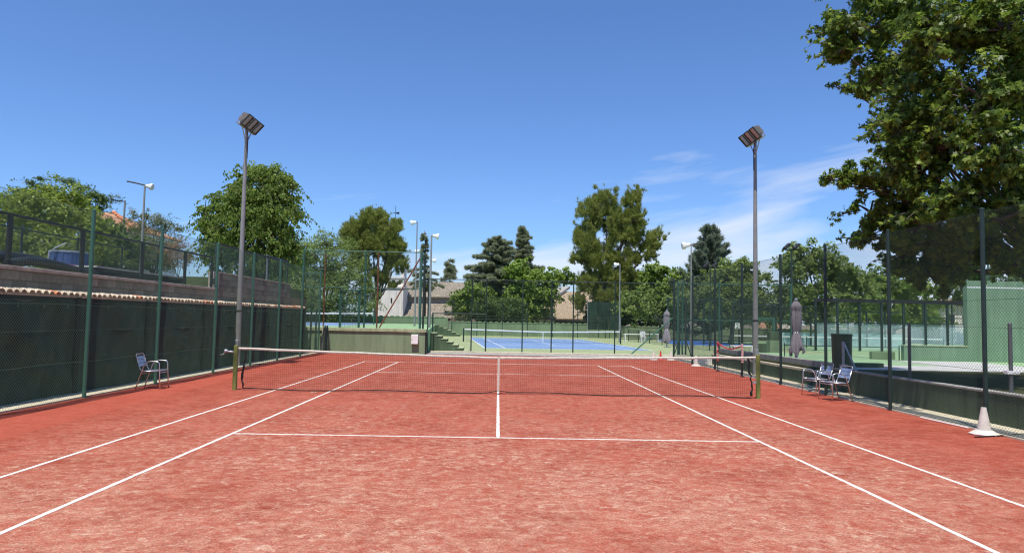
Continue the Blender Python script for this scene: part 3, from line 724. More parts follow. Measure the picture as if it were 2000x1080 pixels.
# terrace clutter: ribbed hoses, blue tank, trough, back fence
def hose(label, pts, r, m='hose_black', rib=True):
    P = []; 
    for a, b in zip(pts[:-1], pts[1:]):
        a = Vector(a); b = Vector(b); k = max(2, int((b-a).length/(.05 if rib else .15)))
        for i in range(k): P.append(a+(b-a)*i/k)
    P.append(Vector(pts[-1]))
    P2 = [sum((P[min(max(i+j, 0), len(P)-1)] for j in range(-5, 6)), Vector())/11 for i in range(len(P))]
    o = MB().tube(P2, [r*(1 if (i % 2 or not rib) else .86) for i in range(len(P2))], 10).build('ribbed_hose', m, smooth=not rib)
    tag(o, label, 'hose', 'pipes lying on the left terrace'); return o
hose('black ribbed drain hose nearest the terrace edge, arching between the two left fence posts', [(-10.1, -3.0, 2.78), (-10.15, -2.2, 2.90), (-10.25, -1.3, 2.92), (-10.2, -.2, 2.80), (-10.1, .3, 2.76)], .105)
hose('black ribbed drain hose lying just behind the nearer one on the terrace', [(-10.45, -3.3, 2.82), (-10.5, -2.4, 2.98), (-10.75, -1.0, 3.0), (-10.9, .6, 2.86), (-10.8, 1.6, 2.80)], .12)
hose('thin red hose lying over the black hoses', [(-10.8, .1, 2.99), (-10.8, .3, 3.03), (-10.7, .7, 2.99), (-10.55, 1.0, 2.85), (-10.4, 1.2, 2.70)], .024, 'red_tape', False)
tk = thing('water_tank', 'round blue tank standing on the left terrace behind the hoses', 'tank', (-12.5, 3.1, 2.66))
MB().lathe([(.48, 0), (.48, .85), (.46, .85), (.46, .05)], 28).build('tank_wall', 'blue_tank', tk, smooth=False)
for k in range(14):
    a = 2*math.pi*k/14; MB().box(-.02, .02, -.012, .012, .02, .86).build('rib', 'blue_tank', tk, loc=(.488*math.cos(a), .488*math.sin(a), 0), rz=a+math.pi/2)
MB().lathe([(.50, .85), (.50, .90), (.44, .90), (.44, .85)], 28).build('rim', 'galv', tk)
MB().tube([(-.2, -.62, 0), (-.18, -.6, .8), (-.05, -.55, .95), (.15, -.4, 1.1)], .022, 6).build('pipe', 'galv', tk)
tr_ = thing('water_trough', 'long dark trough with pale rim on the left terrace', 'trough', (-11.2, 4.8, 2.66))
MB().box(-.35, .35, -3.2, 2.6, 0, .36).build('body', 'black_metal', tr_); MB().box(-.40, .40, -3.25, 2.65, .363, .41).build('rim', 'concrete_pale', tr_)
fence('mesh_fence', 'low green mesh fence behind the trough on the left terrace', (-14.2, -2.0), (-14.2, 12), [0, 2.8, 5.6, 8.4, 11.2, 14], 1.6, z=2.66, pr=.035, pm='post_dark', wm_='wire_dark', rails=(1.58,), cell=.10, wr=.003)

# ------------------------------------------------------------------ floodlight masts
def floodlight(parent, y, tilt, sx, lens):
    f_ = bpy.data.objects.new('floodlight', None); COL.objects.link(f_); f_.parent = parent; f_.location = (-sx*.06, y, 8.55); f_.rotation_euler = (0, tilt*sx, 0)
    # housing: shallow tray, lens to +x*sx
    hw, hh = .205, .225
    def X(v): return (v[0]*sx, v[1], v[2])
    o = MB()
    o.add([X((-.10, -hw*.62, .10)), X((-.10, hw*.62, .10)), X((-.10, hw*.62, .10+hh*1.3)), X((-.10, -hw*.62, .10+hh*1.3)), X((.12, -hw, .02)), X((.12, hw, .02)), X((.12, hw, .02+hh*2)), X((.12, -hw, .02+hh*2))],
          [(0,1,2,3), (4,5,1,0), (5,6,2,1), (6,7,3,2), (7,4,0,3), (7,6,5,4)])
    o.build('housing', 'lamp_housing', f_)
    fr = MB()
    for a in ((-hw-.012, -hw+.03, .005, .035+hh*2), (hw-.03, hw+.012, .005, .035+hh*2)): fr.box(*sorted((sx*.123, sx*.16)), a[0], a[1], a[2], a[3])
    for a in ((.005, .04), (hh*2, .035+hh*2)): fr.box(*sorted((sx*.125, sx*.158)), -hw+.032, hw-.032, a[0], a[1])
    fr.build('bezel', 'black_metal', f_)
    MB().box(*sorted((sx*.121, sx*.135)), -hw+.032, hw-.032, .042, hh*2-.002).build('lens', lens, f_)
    b_ = MB(); 
    for s_ in (-1, 1): b_.tube([(0, s_*(hw+.03), .25), (0, s_*(hw+.03), -.04), (0, 0, -.06)], .014, 5)
    b_.build('bracket', 'galv', f_)
def mast(label, x, y, sx, lenses):
    t = thing('floodlight_mast', label, 'floodlight mast', (x, y, 0))
    MB().lathe([(.10, 0), (.10, .9), (.096, .92), (.090, 2.0), (.056, 8.2), (.056, 8.5), (.03, 8.52)], 16).build('pole', 'mast_grey', t, smooth=False)
    MB().lathe([(.096, 1.93), (.096, 1.99)], 16).build('clamp_band', 'black_metal', t)
    MB().lathe([(.066, 8.18), (.066, 8.24)], 16).build('clamp_band', 'galv', t)
    MB().box(-.042, .042, -.78, .78, 8.46, 8.53).build('crossarm', 'galv', t)
    a = MB()
    for s_ in (-1, 1): a.tube([(0, s_*.06, 8.0), (0, s_*.45, 8.45)], .02, 6)
    a.build('brace', 'galv', t)
    MB().tube([(sx*.07, -.04, 7.4), (sx*.075, -.04, 8.2), (sx*.07, -.2, 8.45)], .014, 6).build('cable', 'black_metal', t)
    MB().bevbox(-.06, .06, -.13, -.101, .55, .95, .008).build('access_hatch', 'galv', t)
    for k, yy in enumerate((-.54, 0, .54)): floodlight(t, yy, .72, sx, lenses[k])
    return t
mast('tall grey mast with three floodlights rising beside the left fence', -9.2, 7.7, 1, ('lamp_lens', 'lamp_lens', 'lamp_lens'))
mast('tall grey mast with three floodlights rising beside the right wall', 9.22, 7.8, -1, ('lamp_lens_rust', 'lamp_lens_rust', 'lamp_lens'))

def streetlamp(label, px_top, py_top, Y, zb, side, arm=False, double=False, r=.06, m='mast_grey', hm='lamp_white'):
    p = W(px_top, py_top, Y); H = p[2]-zb
    t = thing('lamp_post', label, 'lamp post', (p[0], Y, zb), 0, 'lamp posts beyond the red court')
    MB().lathe([(r*1.35, -.1), (r*1.3, .5), (r, H*.6), (r*.75, H)], 10).build('pole', m, t)
    if double:
        MB().box(-.7, .7, -.05, .05, H-.1, H-.02).build('crossarm', 'black_metal', t)
        for s_ in (-.35, .35):
            hd = MB().bevbox(-.28, .28, -.18, .18, -.10, .10, .04).build('lamp_head', hm, t, loc=(s_, 0, H+.18)); hd.rotation_euler = (0, -.75, 0)
    else:
        hs_ = .62 if Y > 20 else .42; hd = MB().lathe([(.10*hs_, -.36*hs_), (.17*hs_, -.34*hs_), (.20*hs_, -.05*hs_), (.33*hs_, .10*hs_), (.34*hs_, .36*hs_), (.30*hs_, .38*hs_)], 10).build('lamp_head', hm, t, loc=(side*.34*hs_*1.4, 0, H-.05)); hd.rotation_euler = (0, side*1.75, 0)
        MB().tube([(0, 0, H-.02), (side*.3, 0, H+.03)], .03, 6).build('arm', 'black_metal', t)
        if arm: MB().tube([(0, 0, H), (-side*.45, 0, H+.1), (-side*.8, 0, H+.16)], .035, 6).build('bracket', 'black_metal', t)
    return t
streetlamp('lamp post with white head on its left, leftmost of the pair beside the raised court', 815, 434, 40, 1.14, -1)
streetlamp('lamp post with white head on its right beside the concrete steps', 843, 460, 33, .0, 1, r=.075)
streetlamp('distant lamp post with white head seen just right of the taller left-headed one', 821, 490, 56, 1.14, -1)
streetlamp('distant lamp post with small white head behind the right-headed one', 841, 508, 55, .0, 1)
streetlamp('slim lamp post with white head in front of the big pine', 1211, 516, 45, 0, -1, r=.05)
streetlamp('lamp post with white head and dark bracket in front of the blue cedar', 1350, 478, 22.5, 0, -1, True, r=.045)
streetlamp('dark mast with two tilted floodlights beside the padel court', 1546, 486, 34, 0, 1, double=True, m='post_dark', hm='black_metal', r=.07)
streetlamp('lamp post with white head rising from the left terrace trees', 283, 362, 14, 2.66, 1, True, r=.05)
streetlamp('thin dark mast standing beyond the back fence right of the blue cedar', 1388, 522, 40, 0, 1, double=True, m='post_dark', hm='black_metal', r=.05)

# ------------------------------------------------------------------ raised court front: wall, ledge, box, fence
rw = thing('raised_court_wall', 'light green painted concrete wall holding up the raised court', 'wall', (-6.75, 18.4, 0))
MB().box(-3.2, 3.06, -.15, .16, -.1, 1.10).build('wall_face', 'green_wall', rw)
for k in range(4):
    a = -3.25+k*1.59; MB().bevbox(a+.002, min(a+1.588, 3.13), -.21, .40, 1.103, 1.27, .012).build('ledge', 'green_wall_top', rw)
MB().box(3.063, 3.13, -.13, .15, -.1, 1.1).build('corner_post', 'black_metal', rw)
eb = thing('meter_box', 'white electric box fixed near the right end of the green wall', 'electric box', (-4.2, 18.25, .52))
MB().bevbox(-.17, .17, -.16, -.003, 0, .47, .01).build('case', 'white_paint', eb); MB().box(-.14, -.12, -.172, -.161, .2, .26).build('latch', 'black_metal', eb)
fx = lambda px, py=560: W(px, py, 18.5)[0]
F0 = fx(592)
rf = thing('raised_court_fence', 'tall green fence with rusty posts and brace on the raised court wall', 'fence', (F0, 18.5, 1.27))
def rpost(px, z0, z1, m, r=.035): MB().lathe([(r, z0), (r, z1), (r*.4, z1+.02)], 10).build('post', m, rf, loc=(fx(px)-F0, 0, 0))
rpost(592, -1.25, 3.93, 'post_green', .045); rpost(626, -1.25, 2.75, 'post_green', .045); rpost(634, 0, 3.7, 'rust', .035)
rpost(713, 0, 3.9, 'post_green', .045); rpost(738, 0, 3.8, 'rust', .04)
rpost(822, -.1, 3.9, 'post_green', .06); rpost(828, -.1, 3.75, 'post_dark', .05)
MB().tube([(fx(741, 638)-F0, -.05, .02), (fx(820, 505)-F0, -.05, 3.55)], .035, 8).build('brace', 'rust', rf)
for z_, a, b in ((3.88, 592, 822), (2.02, 592, 822), (2.72, 592, 626), (.80, 592, 626)): MB().tube([(fx(a)-F0, 0, z_), (fx(b)-F0, 0, z_)], .022, 8).build('rail', 'post_green', rf)
for a, b in ((592, 634), (634, 713), (713, 738), (738, 822)):
    x0, x1 = fx(a)-F0, fx(b)-F0; w = round((x1-x0)*5)/5; o = obj('mesh_panel', chain(w, 3.86, .09, .0026, m='wire_dark'), None, rf, loc=(x0, -.05, 0)); o.scale = ((x1-x0)/w, 1, 1)
gt = thing('mesh_gate', 'green welded mesh gate set in the raised court fence', 'gate', (fx(665), 18.62, 1.145))
gw = fx(702)-fx(665)
for x in (0, gw): MB().box(x-.05, x+.05, -.04, .04, 0, 2.05).build('gate_post', 'post_green', gt)
MB().box(.05, gw-.05, -.03, .03, 1.98, 2.04).build('top_rail', 'post_green', gt); MB().box(.05, gw-.05, -.03, .03, .04, .09).build('bottom_rail', 'post_green', gt)
g_ = MB()
for k in range(1, 12): g_.tube([(gw*k/12, 0, .05), (gw*k/12, 0, 2.0)], .006, 4)
for k in range(1, 14): g_.tube([(.05, 0, 2.0*k/14), (gw-.05, 0, 2.0*k/14)], .006, 4)
g_.build('wire_grid', 'wire_green', gt)
# leaning poles in the corner
for lab, x0, x1, z1, m, r in (('dark upright pole nearest the left fence corner before the green wall', 606, 605, 2.15, 'post_dark', .045), ('dark upright pole in the middle of the three in front of the green wall', 616, 615, 2.15, 'post_dark', .045), ('thin dark brace pole leaning against the middle upright pole', 620, 615, .95, 'post_dark', .025), ('pale stick leaning against the leftmost upright pole', 598, 604, .8, 'wire_green', .02)):
    a = W(x0, 690, 17.7)[0]; b = W(x1, 690, 17.7)[0]
    tag(MB().tube([(a, 17.6, 0), (b, 17.75, z1)], r, 8).build('pole', m), lab, 'pole', 'poles standing in the corner by the green wall')
for k, (px, lab) in enumerate(((629, 'olive plank leaning on the green wall, leftmost of three'), (633, 'olive plank leaning on the green wall, middle of three'), (637, 'dark olive plank leaning on the green wall, rightmost of three'))):
    a = W(px, 690, 17.9)[0]
    tag(MB().add([(a-.04, 17.75, 0), (a+.05, 17.75, 0), (a+.05, 17.80, 0), (a-.04, 17.80, 0), (a-.09+.01, 18.12, 1.36), (a-.01, 18.12, 1.36), (a-.01, 18.17, 1.36), (a-.08, 18.17, 1.36)], [(3,2,1,0), (4,5,6,7), (0,1,5,4), (1,2,6,5), (2,3,7,6), (3,0,4,7)]).build('plank', ('block_brown', 'green_wall_right', 'post_dark')[k]), lab, 'plank', 'planks leaning on the green wall')
# concrete steps going down to the right
def steps(label, x0, y0, y1, zt, n, dx, dz, group='green concrete steps'):
    t = thing('concrete_steps', label, 'steps', (x0, y0, 0), 0, group)
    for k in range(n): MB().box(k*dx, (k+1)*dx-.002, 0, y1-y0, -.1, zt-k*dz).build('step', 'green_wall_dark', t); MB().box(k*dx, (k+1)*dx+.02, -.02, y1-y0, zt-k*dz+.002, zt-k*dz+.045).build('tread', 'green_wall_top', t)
    return t
steps('near flight of green concrete steps beside the end of the green wall', -3.6, 20.0, 21.3, 1.02, 7, .29, .15)
steps('far flight of green concrete steps by the boundary wall', -6.7, 56, 57.5, 1.1, 6, .45, .18)

# ------------------------------------------------------------------ back fences
fence('back_fence', 'green chain link fence behind the far end of the red court', (-3.9, 21.5), (9.7, 21.5), [.0, 2.4, 3.2, 5.2, 6.8, 8.0, 10.3, 13.6], 4.0, pr=.035, pm='post_dark', wm_='wire_dark', rails=(3.98,), wires=(2.0,), cell=.085, wr=.0024)
bf = thing('gate_frame', 'green gate frame with lintel by the foot of the near steps', 'gate', (-3.7, 21.2, 0))
for x in (.1, 3.0): MB().lathe([(.04, 0), (.04, 2.12)], 8).build('gate_post', 'post_dark', bf, loc=(x, 0, 0))
MB().tube([(0.1, 0, 2.1), (3.0, 0, 2.1)], .03, 8).build('lintel', 'post_dark', bf)
br_ = MB().tube([(W(1231, 693, 21.3)[0], 21.3, .02), (W(1314, 617, 21.3)[0], 21.3, 2.1)], .035, 8).build('brace_pole', 'post_green'); tag(br_, 'diagonal green brace pole propped against the back fence corner', 'pole')
fence('side_court_fence', 'green chain link fence running right from the back corner past the sign', (9.9, 21.5), (16.2, 21.5), [0, .25, 2.3, 4.2, 6.3], 4.05, pr=.05, pm='post_green', wm_='wire_dark', rails=(4.0, 2.0), cell=.085, wr=.0026)
# short stakes in the corner
for lab, px, h1 in (('short dark stake with brace just right of the back fence corner', 1327, 2.0), ('second short dark stake right of the back fence corner', 1339, 2.1)):
    a = W(px, 696, 20.6); t = thing('stake', lab, 'stake', (a[0], 20.6, 0), 0, 'stakes by the back fence corner')
    MB().lathe([(.05, 0), (.05, h1), (.02, h1+.02)], 8).build('post', 'post_dark', t); MB().tube([(-.32 if px < 1330 else .32, 0, 0), (0, 0, .95)], .028, 6).build('brace', 'post_dark', t)
# low fence between the courts
a = W(1232, 667, 48); b = W(1420, 686, 30)
fence('low_fence', 'low dark green fence between the light blue court and the far right court', (12.4, 50), (14.6, 27), [0, 3.3, 6.6, 9.9, 13.2, 16.5, 19.8, 23.1], 1.05, pr=.035, pm='post_dark', wm_='wire_dark', rails=(1.03,), cell=.10, wr=.003)
fence('court_end_fence', 'wire fence in front of the boundary wall behind the light blue court', (-5, 58.6), (11.5, 58.6), [0, 2.7, 5.4, 8.1, 10.8, 13.5, 16.5], 3.6, pr=.04, pm='post_dark', wm_='wire_dark', rails=(1.8,), cell=.16, wr=.0022)
# scalloped boundary wall
def scallop_wall(label, x0, x1, y, z0, z1, pitch=.62):
    t = thing('boundary_wall', label, 'wall', (x0, y, z0)); L_ = x1-x0
    MB().box(0, L_, 0, .2, -.1, z1-z0-.12).build('wall_face', 'green_wall', t)
    pm_ = MB(); k = 8; pts = [(pitch*(i/k), .15*math.sin(math.pi*i/k)) for i in range(k+1)]
    for i in range(k):
        (xa, za), (xb, zb) = pts[i], pts[i+1]
        pm_.add([(xa, -.03, -.03), (xb, -.03, -.03), (xb, -.03, zb), (xa, -.03, za), (xa, .23, -.03), (xb, .23, -.03), (xb, .23, zb), (xa, .23, za)], [(0,1,2,3), (5,4,7,6), (3,2,6,7)])
    me = pm_.mesh('coping_tile'); me.materials.append(MATS['green_wall'])
    for i in range(int(L_/pitch)): obj('coping_tile', me, None, t, loc=(i*pitch, 0, z1-z0-.12))
scallop_wall('green boundary wall with scalloped top behind the raised court', -40, -5.6, 61.2, 0, 2.0)
scallop_wall('green boundary wall with scalloped top behind the light blue court', -5.5, 13, 61.2, 0, 1.55)
scallop_wall('far green boundary wall with scalloped top right of the pine', 13.2, 46, 66.0, 0, 1.35)
# green windscreen panels right of the far wall
wp = thing('screen_panels', 'group of tall dark green mesh screens at the end of the boundary wall', 'screen', (9.7, 59.5, 0))
for k in range(3): MB().box(k*1.15+.02, k*1.15+1.1, -.3*k, -.3*k+.03, .9, 3.9).build('panel', 'screen', wp)
for k in range(4): MB().lathe([(.04, 0), (.04, 4.1)], 8).build('post', 'galv' if k in (0, 3) else 'post_dark', wp, loc=(k*1.15, -.3*k+.1, 0))

# ------------------------------------------------------------------ right boundary
RST = [-8.1, -5.05, -1.97, 1.1, 4.1, 7.55, 10.7, 14.0, 17.4]
fence('chain_link_fence', 'tall dark chain link fence along the right side of the red court', (8.65, -9), (8.65, 18), [y+9 for y in RST], 3.95, pr=.04, pm='post_dark', wm_='wire_dark', wires=(.04, 2.35, 3.93), wr=.0023)
rwall = thing('low_retaining_wall', 'low grey green rendered wall behind the right fence', 'wall', (9.46, 0, 0))
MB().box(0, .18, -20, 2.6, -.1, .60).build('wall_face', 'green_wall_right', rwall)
MB().bevbox(-.015, .22, -20, 2.6, .603, .645, .008).build('coping', 'concrete_grey', rwall)
for k in range(8):
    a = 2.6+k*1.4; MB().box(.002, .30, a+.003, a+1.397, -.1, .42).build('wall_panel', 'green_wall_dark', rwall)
    MB().bevbox(-.03, .34, a+.002, a+1.398, .423, .50, .01).build('ledge', 'concrete_cream', rwall); MB().bevbox(.345, .52, a+.002, a+1.398, .2, .74, .012).build('parapet', 'concrete_grey', rwall)
wf = thing('wire_fence', 'short grey posts with thin wires along the right terrace edge', 'fence', (9.72, 0, .56))
for y, h in ((2.34, .82), (-.9, 1.36), (-4.22, 1.38), (-7.5, 1.38)): MB().lathe([(.036, 0), (.036, h), (.02, h+.02)], 10).build('post', 'galv' if y > 0 else 'wire_grey', wf, loc=(0, y, 0))
MB().tube([(0, 2.30, .80), (0, 1.55, .02)], .026, 8).build('brace', 'galv', wf)
for z_ in (.45, 1.30): MB().tube([(0, -7.5, z_), (0, -.9, z_), (0, 2.34, min(z_, .8))], .004, 4).build('wire', 'wire_grey', wf)
MB().box(-.10, .14, -4.27, -4.16, .43, .49).build('bracket', 'white_paint', wf)
bn = thing('waste_bin', 'dark green metal drum bin on the right terrace behind the chairs', 'bin', (9.98, 2.95, .575))
MB().lathe([(.25, 0), (.255, .02), (.27, .5), (.285, 1.02), (.27, 1.02), (.25, .95)], 24).build('drum', 'bin_green', bn, smooth=False)
MB().lathe([(.292, .98), (.298, 1.0), (.292, 1.03)], 24).build('rim', 'bin_green', bn)
tag(MB().bevbox(10.45, 11.9, 4.2, 4.5, .57, .70, .01).build('low_kerb', 'green_wall_dark'), 'short green kerb block beside the foot of the closed parasol', 'kerb')
def parasol(label, x, y, z, H, r):
    t = thing('closed_parasol', label, 'parasol', (x, y, z), 0, 'closed grey parasols')
    MB().lathe([(.028, 0), (.028, H-.05)], 10).build('pole', 'white_paint', t); MB().lathe([(.16, 0), (.16, .03), (.05, .06), (.045, .35)], 14).build('base', 'galv', t)
    m_ = MB(); n = 40; prof = [(.20, .30), (.215, .42), (.17, .60), (.115, .98), (.09, 1.02), (.12, 1.10), (.155, 1.45), (.15, 1.75), (.135, 1.85), (.165, 1.90), (.13, 2.02), (.07, 2.13), (.02, 2.16)]
    rs_ = np.random.RandomState(int(x*10)); k_ = H/2.2; b0 = 0; ph = rs_.rand(8)*6
    for j, (rr, zz) in enumerate(prof):
        for i in range(n):
            a = 2*math.pi*i/n; fold = 1+.24*math.sin(8*a+ph[0]+.7*zz)+.12*math.sin(13*a+ph[1]+1.6*zz)
            lean = .10*max(0, 1-zz)*(1 if math.cos(a) > 0 else .25)
            m_.v.append((r/.2*rr*fold*math.cos(a)+lean*.6, r/.2*rr*fold*math.sin(a), zz*k_+(.10*math.sin(a*4+ph[2])+.10*(math.cos(a) > .3) if j == 0 else 0)))
    for j in range(len(prof)-1):
        for i in range(n): m_.f.append((j*n+i, j*n+(i+1) % n, (j+1)*n+(i+1) % n, (j+1)*n+i))
    m_.build('canopy', 'umbrella_cloth', t, smooth=True)
    MB().lathe([(.10*r/.2, 1.0*k_), (.105*r/.2, 1.03*k_), (.10*r/.2, 1.06*k_)], 14).build('tie', 'white_paint', t)
    MB().lathe([(.02, 0), (.06, .03), (.05, .08), (.01, .10)], 10).build('finial', 'galv', t, loc=(0, 0, H-.04))
parasol('tied grey parasol on the right terrace behind the low wall', 10.1, 6.4, .575, 2.12, .19)
parasol('tied grey parasol far off beyond the back fence corner', 12.55, 35.2, 0, 2.75, .26)
# practice wall
pw = thing('practice_wall', 'tall green practice wall with a white line near its top on the right', 'wall', (17.75, 9.0, .56))
MB().box(0, 9, 0, .25, -.1, 3.08).build('wall_face', 'green_board', pw); MB().box(0.0, 9, -.006, -.001, 2.80, 2.85).build('painted_line', 'line_far', pw)
MB().lathe([(.03, 0), (.03, 1.0)], 8).build('post', 'post_green', pw, loc=(.9, .1, 3.08)); MB().box(0, 9, .1, .13, 3.083, 3.4).build('mesh_top', 'wire_dark', pw) if False else None
lw = thing('low_green_wall', 'low light green wall running left from the practice wall', 'wall', (15.3, 9.0, .56))
MB().box(0, 2.44, 0, .2, -.1, .56).build('wall_face', 'green_board', lw); MB().bevbox(-.02, 2.44, -.02, .22, .563, .60, .008).build('coping', 'green_wall_top', lw)
MB().box(-.9, -.003, .6, .8, -.1, .30).build('side_block', 'green_wall', lw)
# ------------------------------------------------------------------ padel court
pc = thing('padel_court', 'dark framed padel court enclosure with glass and mesh beyond the right terrace', 'padel court', (23.2, 34, 0))
PWX = 11.4
struct(MB().box(22, 48, 30, 58, -.05, .004).build('padel_floor', 'green_floor_bright'))
for k in range(8):
    MB().box(-.07, .07, -.07, .07, 0, 3.55).build('post', 'post_dark', pc, loc=(PWX*k/7, 0, 0))
    MB().box(-.06, .06, -.06, .06, 0, 3.0).build('post', 'post_dark', pc, loc=(PWX*k/7+.6, 9.5, 0))
MB().box(-.1, PWX+.1, -.1, .1, 3.553, 3.80).build('beam', 'black_metal', pc)
MB().box(-.1, PWX+.1, 9.4, 9.6, 3.01, 3.12).build('beam', 'post_dark', pc)
MB().box(0, PWX, -.03, .03, 2.05, 2.12).build('rail', 'post_dark', pc)
mt, t_, b_ = _nodes('padel_glass'); b_.inputs['Base Color'].default_value = (.55, .75, .72, 1); b_.inputs['Roughness'].default_value = .05; b_.inputs['Alpha'].default_value = .22; b_.inputs['Specular IOR Level'].default_value = .6
mat('pale_screen', (.42, .58, .56), .9, var=.15, scale=3)
for k in range(7): MB().box(.08, PWX/7-.08, 0, .012, .1, 2.0).build('glass_panel', 'padel_glass', pc, loc=(PWX*k/7, .02, 0)); MB().box(.05, PWX/7-.05, 0, .03, .05, 1.15).build('screen_panel', 'pale_screen', pc, loc=(PWX*k/7+.6, 9.52, 0))
for k in range(7):
    w = round(PWX/7*5)/5; o = obj('mesh_panel', chain(w, 1.4, .12, .004, m='wire_dark'), None, pc, loc=(PWX*k/7, 0, 2.12)); o.scale = (PWX/7/w, 1, 1)
nt2 = thing('padel_net', 'net with white tape inside the padel court on the right', 'net', (18.5, 38.5, 0))
MB().box(0, 17, -.02, .02, .84, .94).build('head_tape', 'white_paint', nt2)
for x in (0, 6, 12, 17): MB().lathe([(.04, 0), (.04, .95)], 8).build('post', 'post_dark', nt2, loc=(x, 0, 0))
g_ = MB()
for k in range(0, 120): g_.tube([(17*k/120, 0, .03), (17*k/120, 0, .84)], .004, 3, cap=False)
for k in range(7): g_.tube([(0, 0, .06+.11*k), (17, 0, .06+.11*k)], .004, 3, cap=False)
g_.build('netting', 'net_black', nt2)
fence('padel_side_fence', 'dark mesh fence panels left of the padel court', (15.8, 30), (23.0, 33.5), [0, 2.0, 4.0, 6.0, 8.0], 3.2, pr=.06, pm='post_dark', wm_='wire_dark', rails=(3.15, 2.0), cell=.12, wr=.004)
fence('far_padel_fence', 'row of dark posts with mesh beyond the light blue court on the right', (14.5, 43), (24, 44), [0, 1.6, 3.2, 4.8, 6.4, 8.0, 9.5], 3.9, pr=.08, pm='post_dark', wm_='wire_dark', rails=(3.85,), cell=.14, wr=.004)
fence('right_yard_fence', 'tall dark mesh fence far right behind the plane tree branches', (34.8, 40), (52, 40), [0, 2.4, 4.8, 7.2, 9.6, 12, 14.4, 17.2], 3.8, pr=.06, pm='post_dark', wm_='wire_dark', rails=(3.75, 2.6), cell=.14, wr=.004)
fence('terrace_wire_fence', 'low wire fence with thin posts on the right terrace', (11.0, 9.6), (15.2, 9.1), [0, 2.1, 4.2], .5, z=.575, pr=.02, pm='post_dark', wm_='wire_dark', rails=(.48,), cell=.10, wr=.002)
# number sign
sg = thing('number_sign', 'small white sign with green number 2 on the fence', 'sign', tuple(W(1440, 642, 21.40)))
MB().bevbox(-.125, .125, -.012, 0, 0, .31, .003).build('plate', 'white_paint', sg)
fc = bpy.data.curves.new('two', 'FONT'); fc.body = '2'; fc.size = .34; fc.align_x = 'CENTER'; fc.extrude = .001; fc.offset = .008
fo = bpy.data.objects.new('tmp', fc); COL.objects.link(fo); dg = bpy.context.evaluated_depsgraph_get(); me = bpy.data.meshes.new_from_object(fo.evaluated_get(dg)); bpy.data.objects.remove(fo)
o = obj('numeral', me, 'sign_ink', sg, loc=(0, -.0145, .035)); o.rotation_euler = (math.pi/2, 0, 0)
ga = thing('court_gate', 'green framed gate in the side fence behind the right mast', 'gate', (14.0, 21.2, 0))
for x in (0, 1.1): MB().box(x-.06, x+.06, -.05, .05, 0, 2.2).build('gate_post', 'post_green', ga)
MB().box(.062, 1.038, -.04, .04, 2.1, 2.19).build('top_rail', 'post_green', ga); MB().box(.062, 1.038, -.02, .02, .15, .75).build('lower_panel', 'green_wall_dark', ga)
gb = thing('green_cabinet', 'stack of green boxes at the gate beyond the low wall', 'cabinet', (14.25, 19.5, 0))
MB().bevbox(0, .62, 0, .5, 0, .55, .01).build('box', 'green_wall', gb); MB().bevbox(0, .62, 0, .5, .553, 1.0, .01).build('box', 'green_wall', gb); MB().bevbox(.03, .6, .03, .5, 1.003, 1.45, .01).build('box', 'green_wall_dark', gb)

# ------------------------------------------------------------------ aluminium armchairs
def make_chair():
    t = thing('armchair', '', 'chair', (0, 0, 0), 0, 'aluminium slatted armchairs beside the fences')
    for s_ in (-1, 1):
        y = s_*.255
        pts = [(.27, y*1.04, 0), (.235, y, .44), (.225, y, .665), (-.02, y, .675), (-.13, y*.98, .58), (-.30, y*1.02, 0)]
        MB().tube(smoothpath(pts, .075, 5), .0135, 10).build('leg_frame', 'alu', t, smooth=True)
        pts = [(.25, y*.86, .445), (-.17, y*.86, .425), (-.225, y*.86, .47), (-.335, y*.84, .80)]
        MB().tube(smoothpath(pts, .05, 4), .012, 8).build('side_rail', 'alu', t, smooth=True)
    MB().tube(smoothpath([(-.31, -.214, .74), (-.345, -.214, .84), (-.345, .214, .84), (-.31, .214, .74)], .06, 5), .0125, 8).build('back_rail', 'alu', t, smooth=True)
    for k in range(3):
        z0 = .545+.083*k; x0 = -.246-.028*k
        MB().add([(x0, -.205, z0), (x0, .205, z0), (x0-.024, .205, z0+.072), (x0-.024, -.205, z0+.072), (x0-.01, -.205, z0-.003), (x0-.01, .205, z0-.003), (x0-.034, .205, z0+.069), (x0-.034, -.205, z0+.069)],
                 [(0,1,2,3), (7,6,5,4), (0,4,5,1), (3,2,6,7), (0,3,7,4), (1,5,6,2)]).build('back_slat', 'slat_metal', t)
    for k in range(6): MB().bevbox(-.17+.071*k, -.17+.071*k+.058, -.215, .215, .436, .449, .003).build('seat_slat', 'slat_metal', t)
    MB().tube([(.245, -.255, .40), (.245, .255, .40)], .010, 8).build('front_bar', 'alu', t, smooth=True)
    MB().tube([(-.19, -.25, .37), (-.19, .25, .37)], .010, 8).build('rear_bar', 'alu_leg', t, smooth=True)
    return t
ch = make_chair(); ch.location = (-8.43, 0.02, 0); ch.rotation_euler = (0, 0, math.radians(4)); ch['label'] = 'aluminium slatted armchair alone by the left fence'
c2 = copy_tree(ch); c2.location = (8.36, .98, 0.004); c2.rotation_euler = (0, 0, math.radians(196)); c2['label'] = 'aluminium slatted armchair nearer the net of the two by the right fence'
c3 = copy_tree(ch); c3.location = (8.33, -.06, 0.004); c3.rotation_euler = (0, 0, math.radians(190)); c3['label'] = 'aluminium slatted armchair nearer the camera of the two by the right fence'
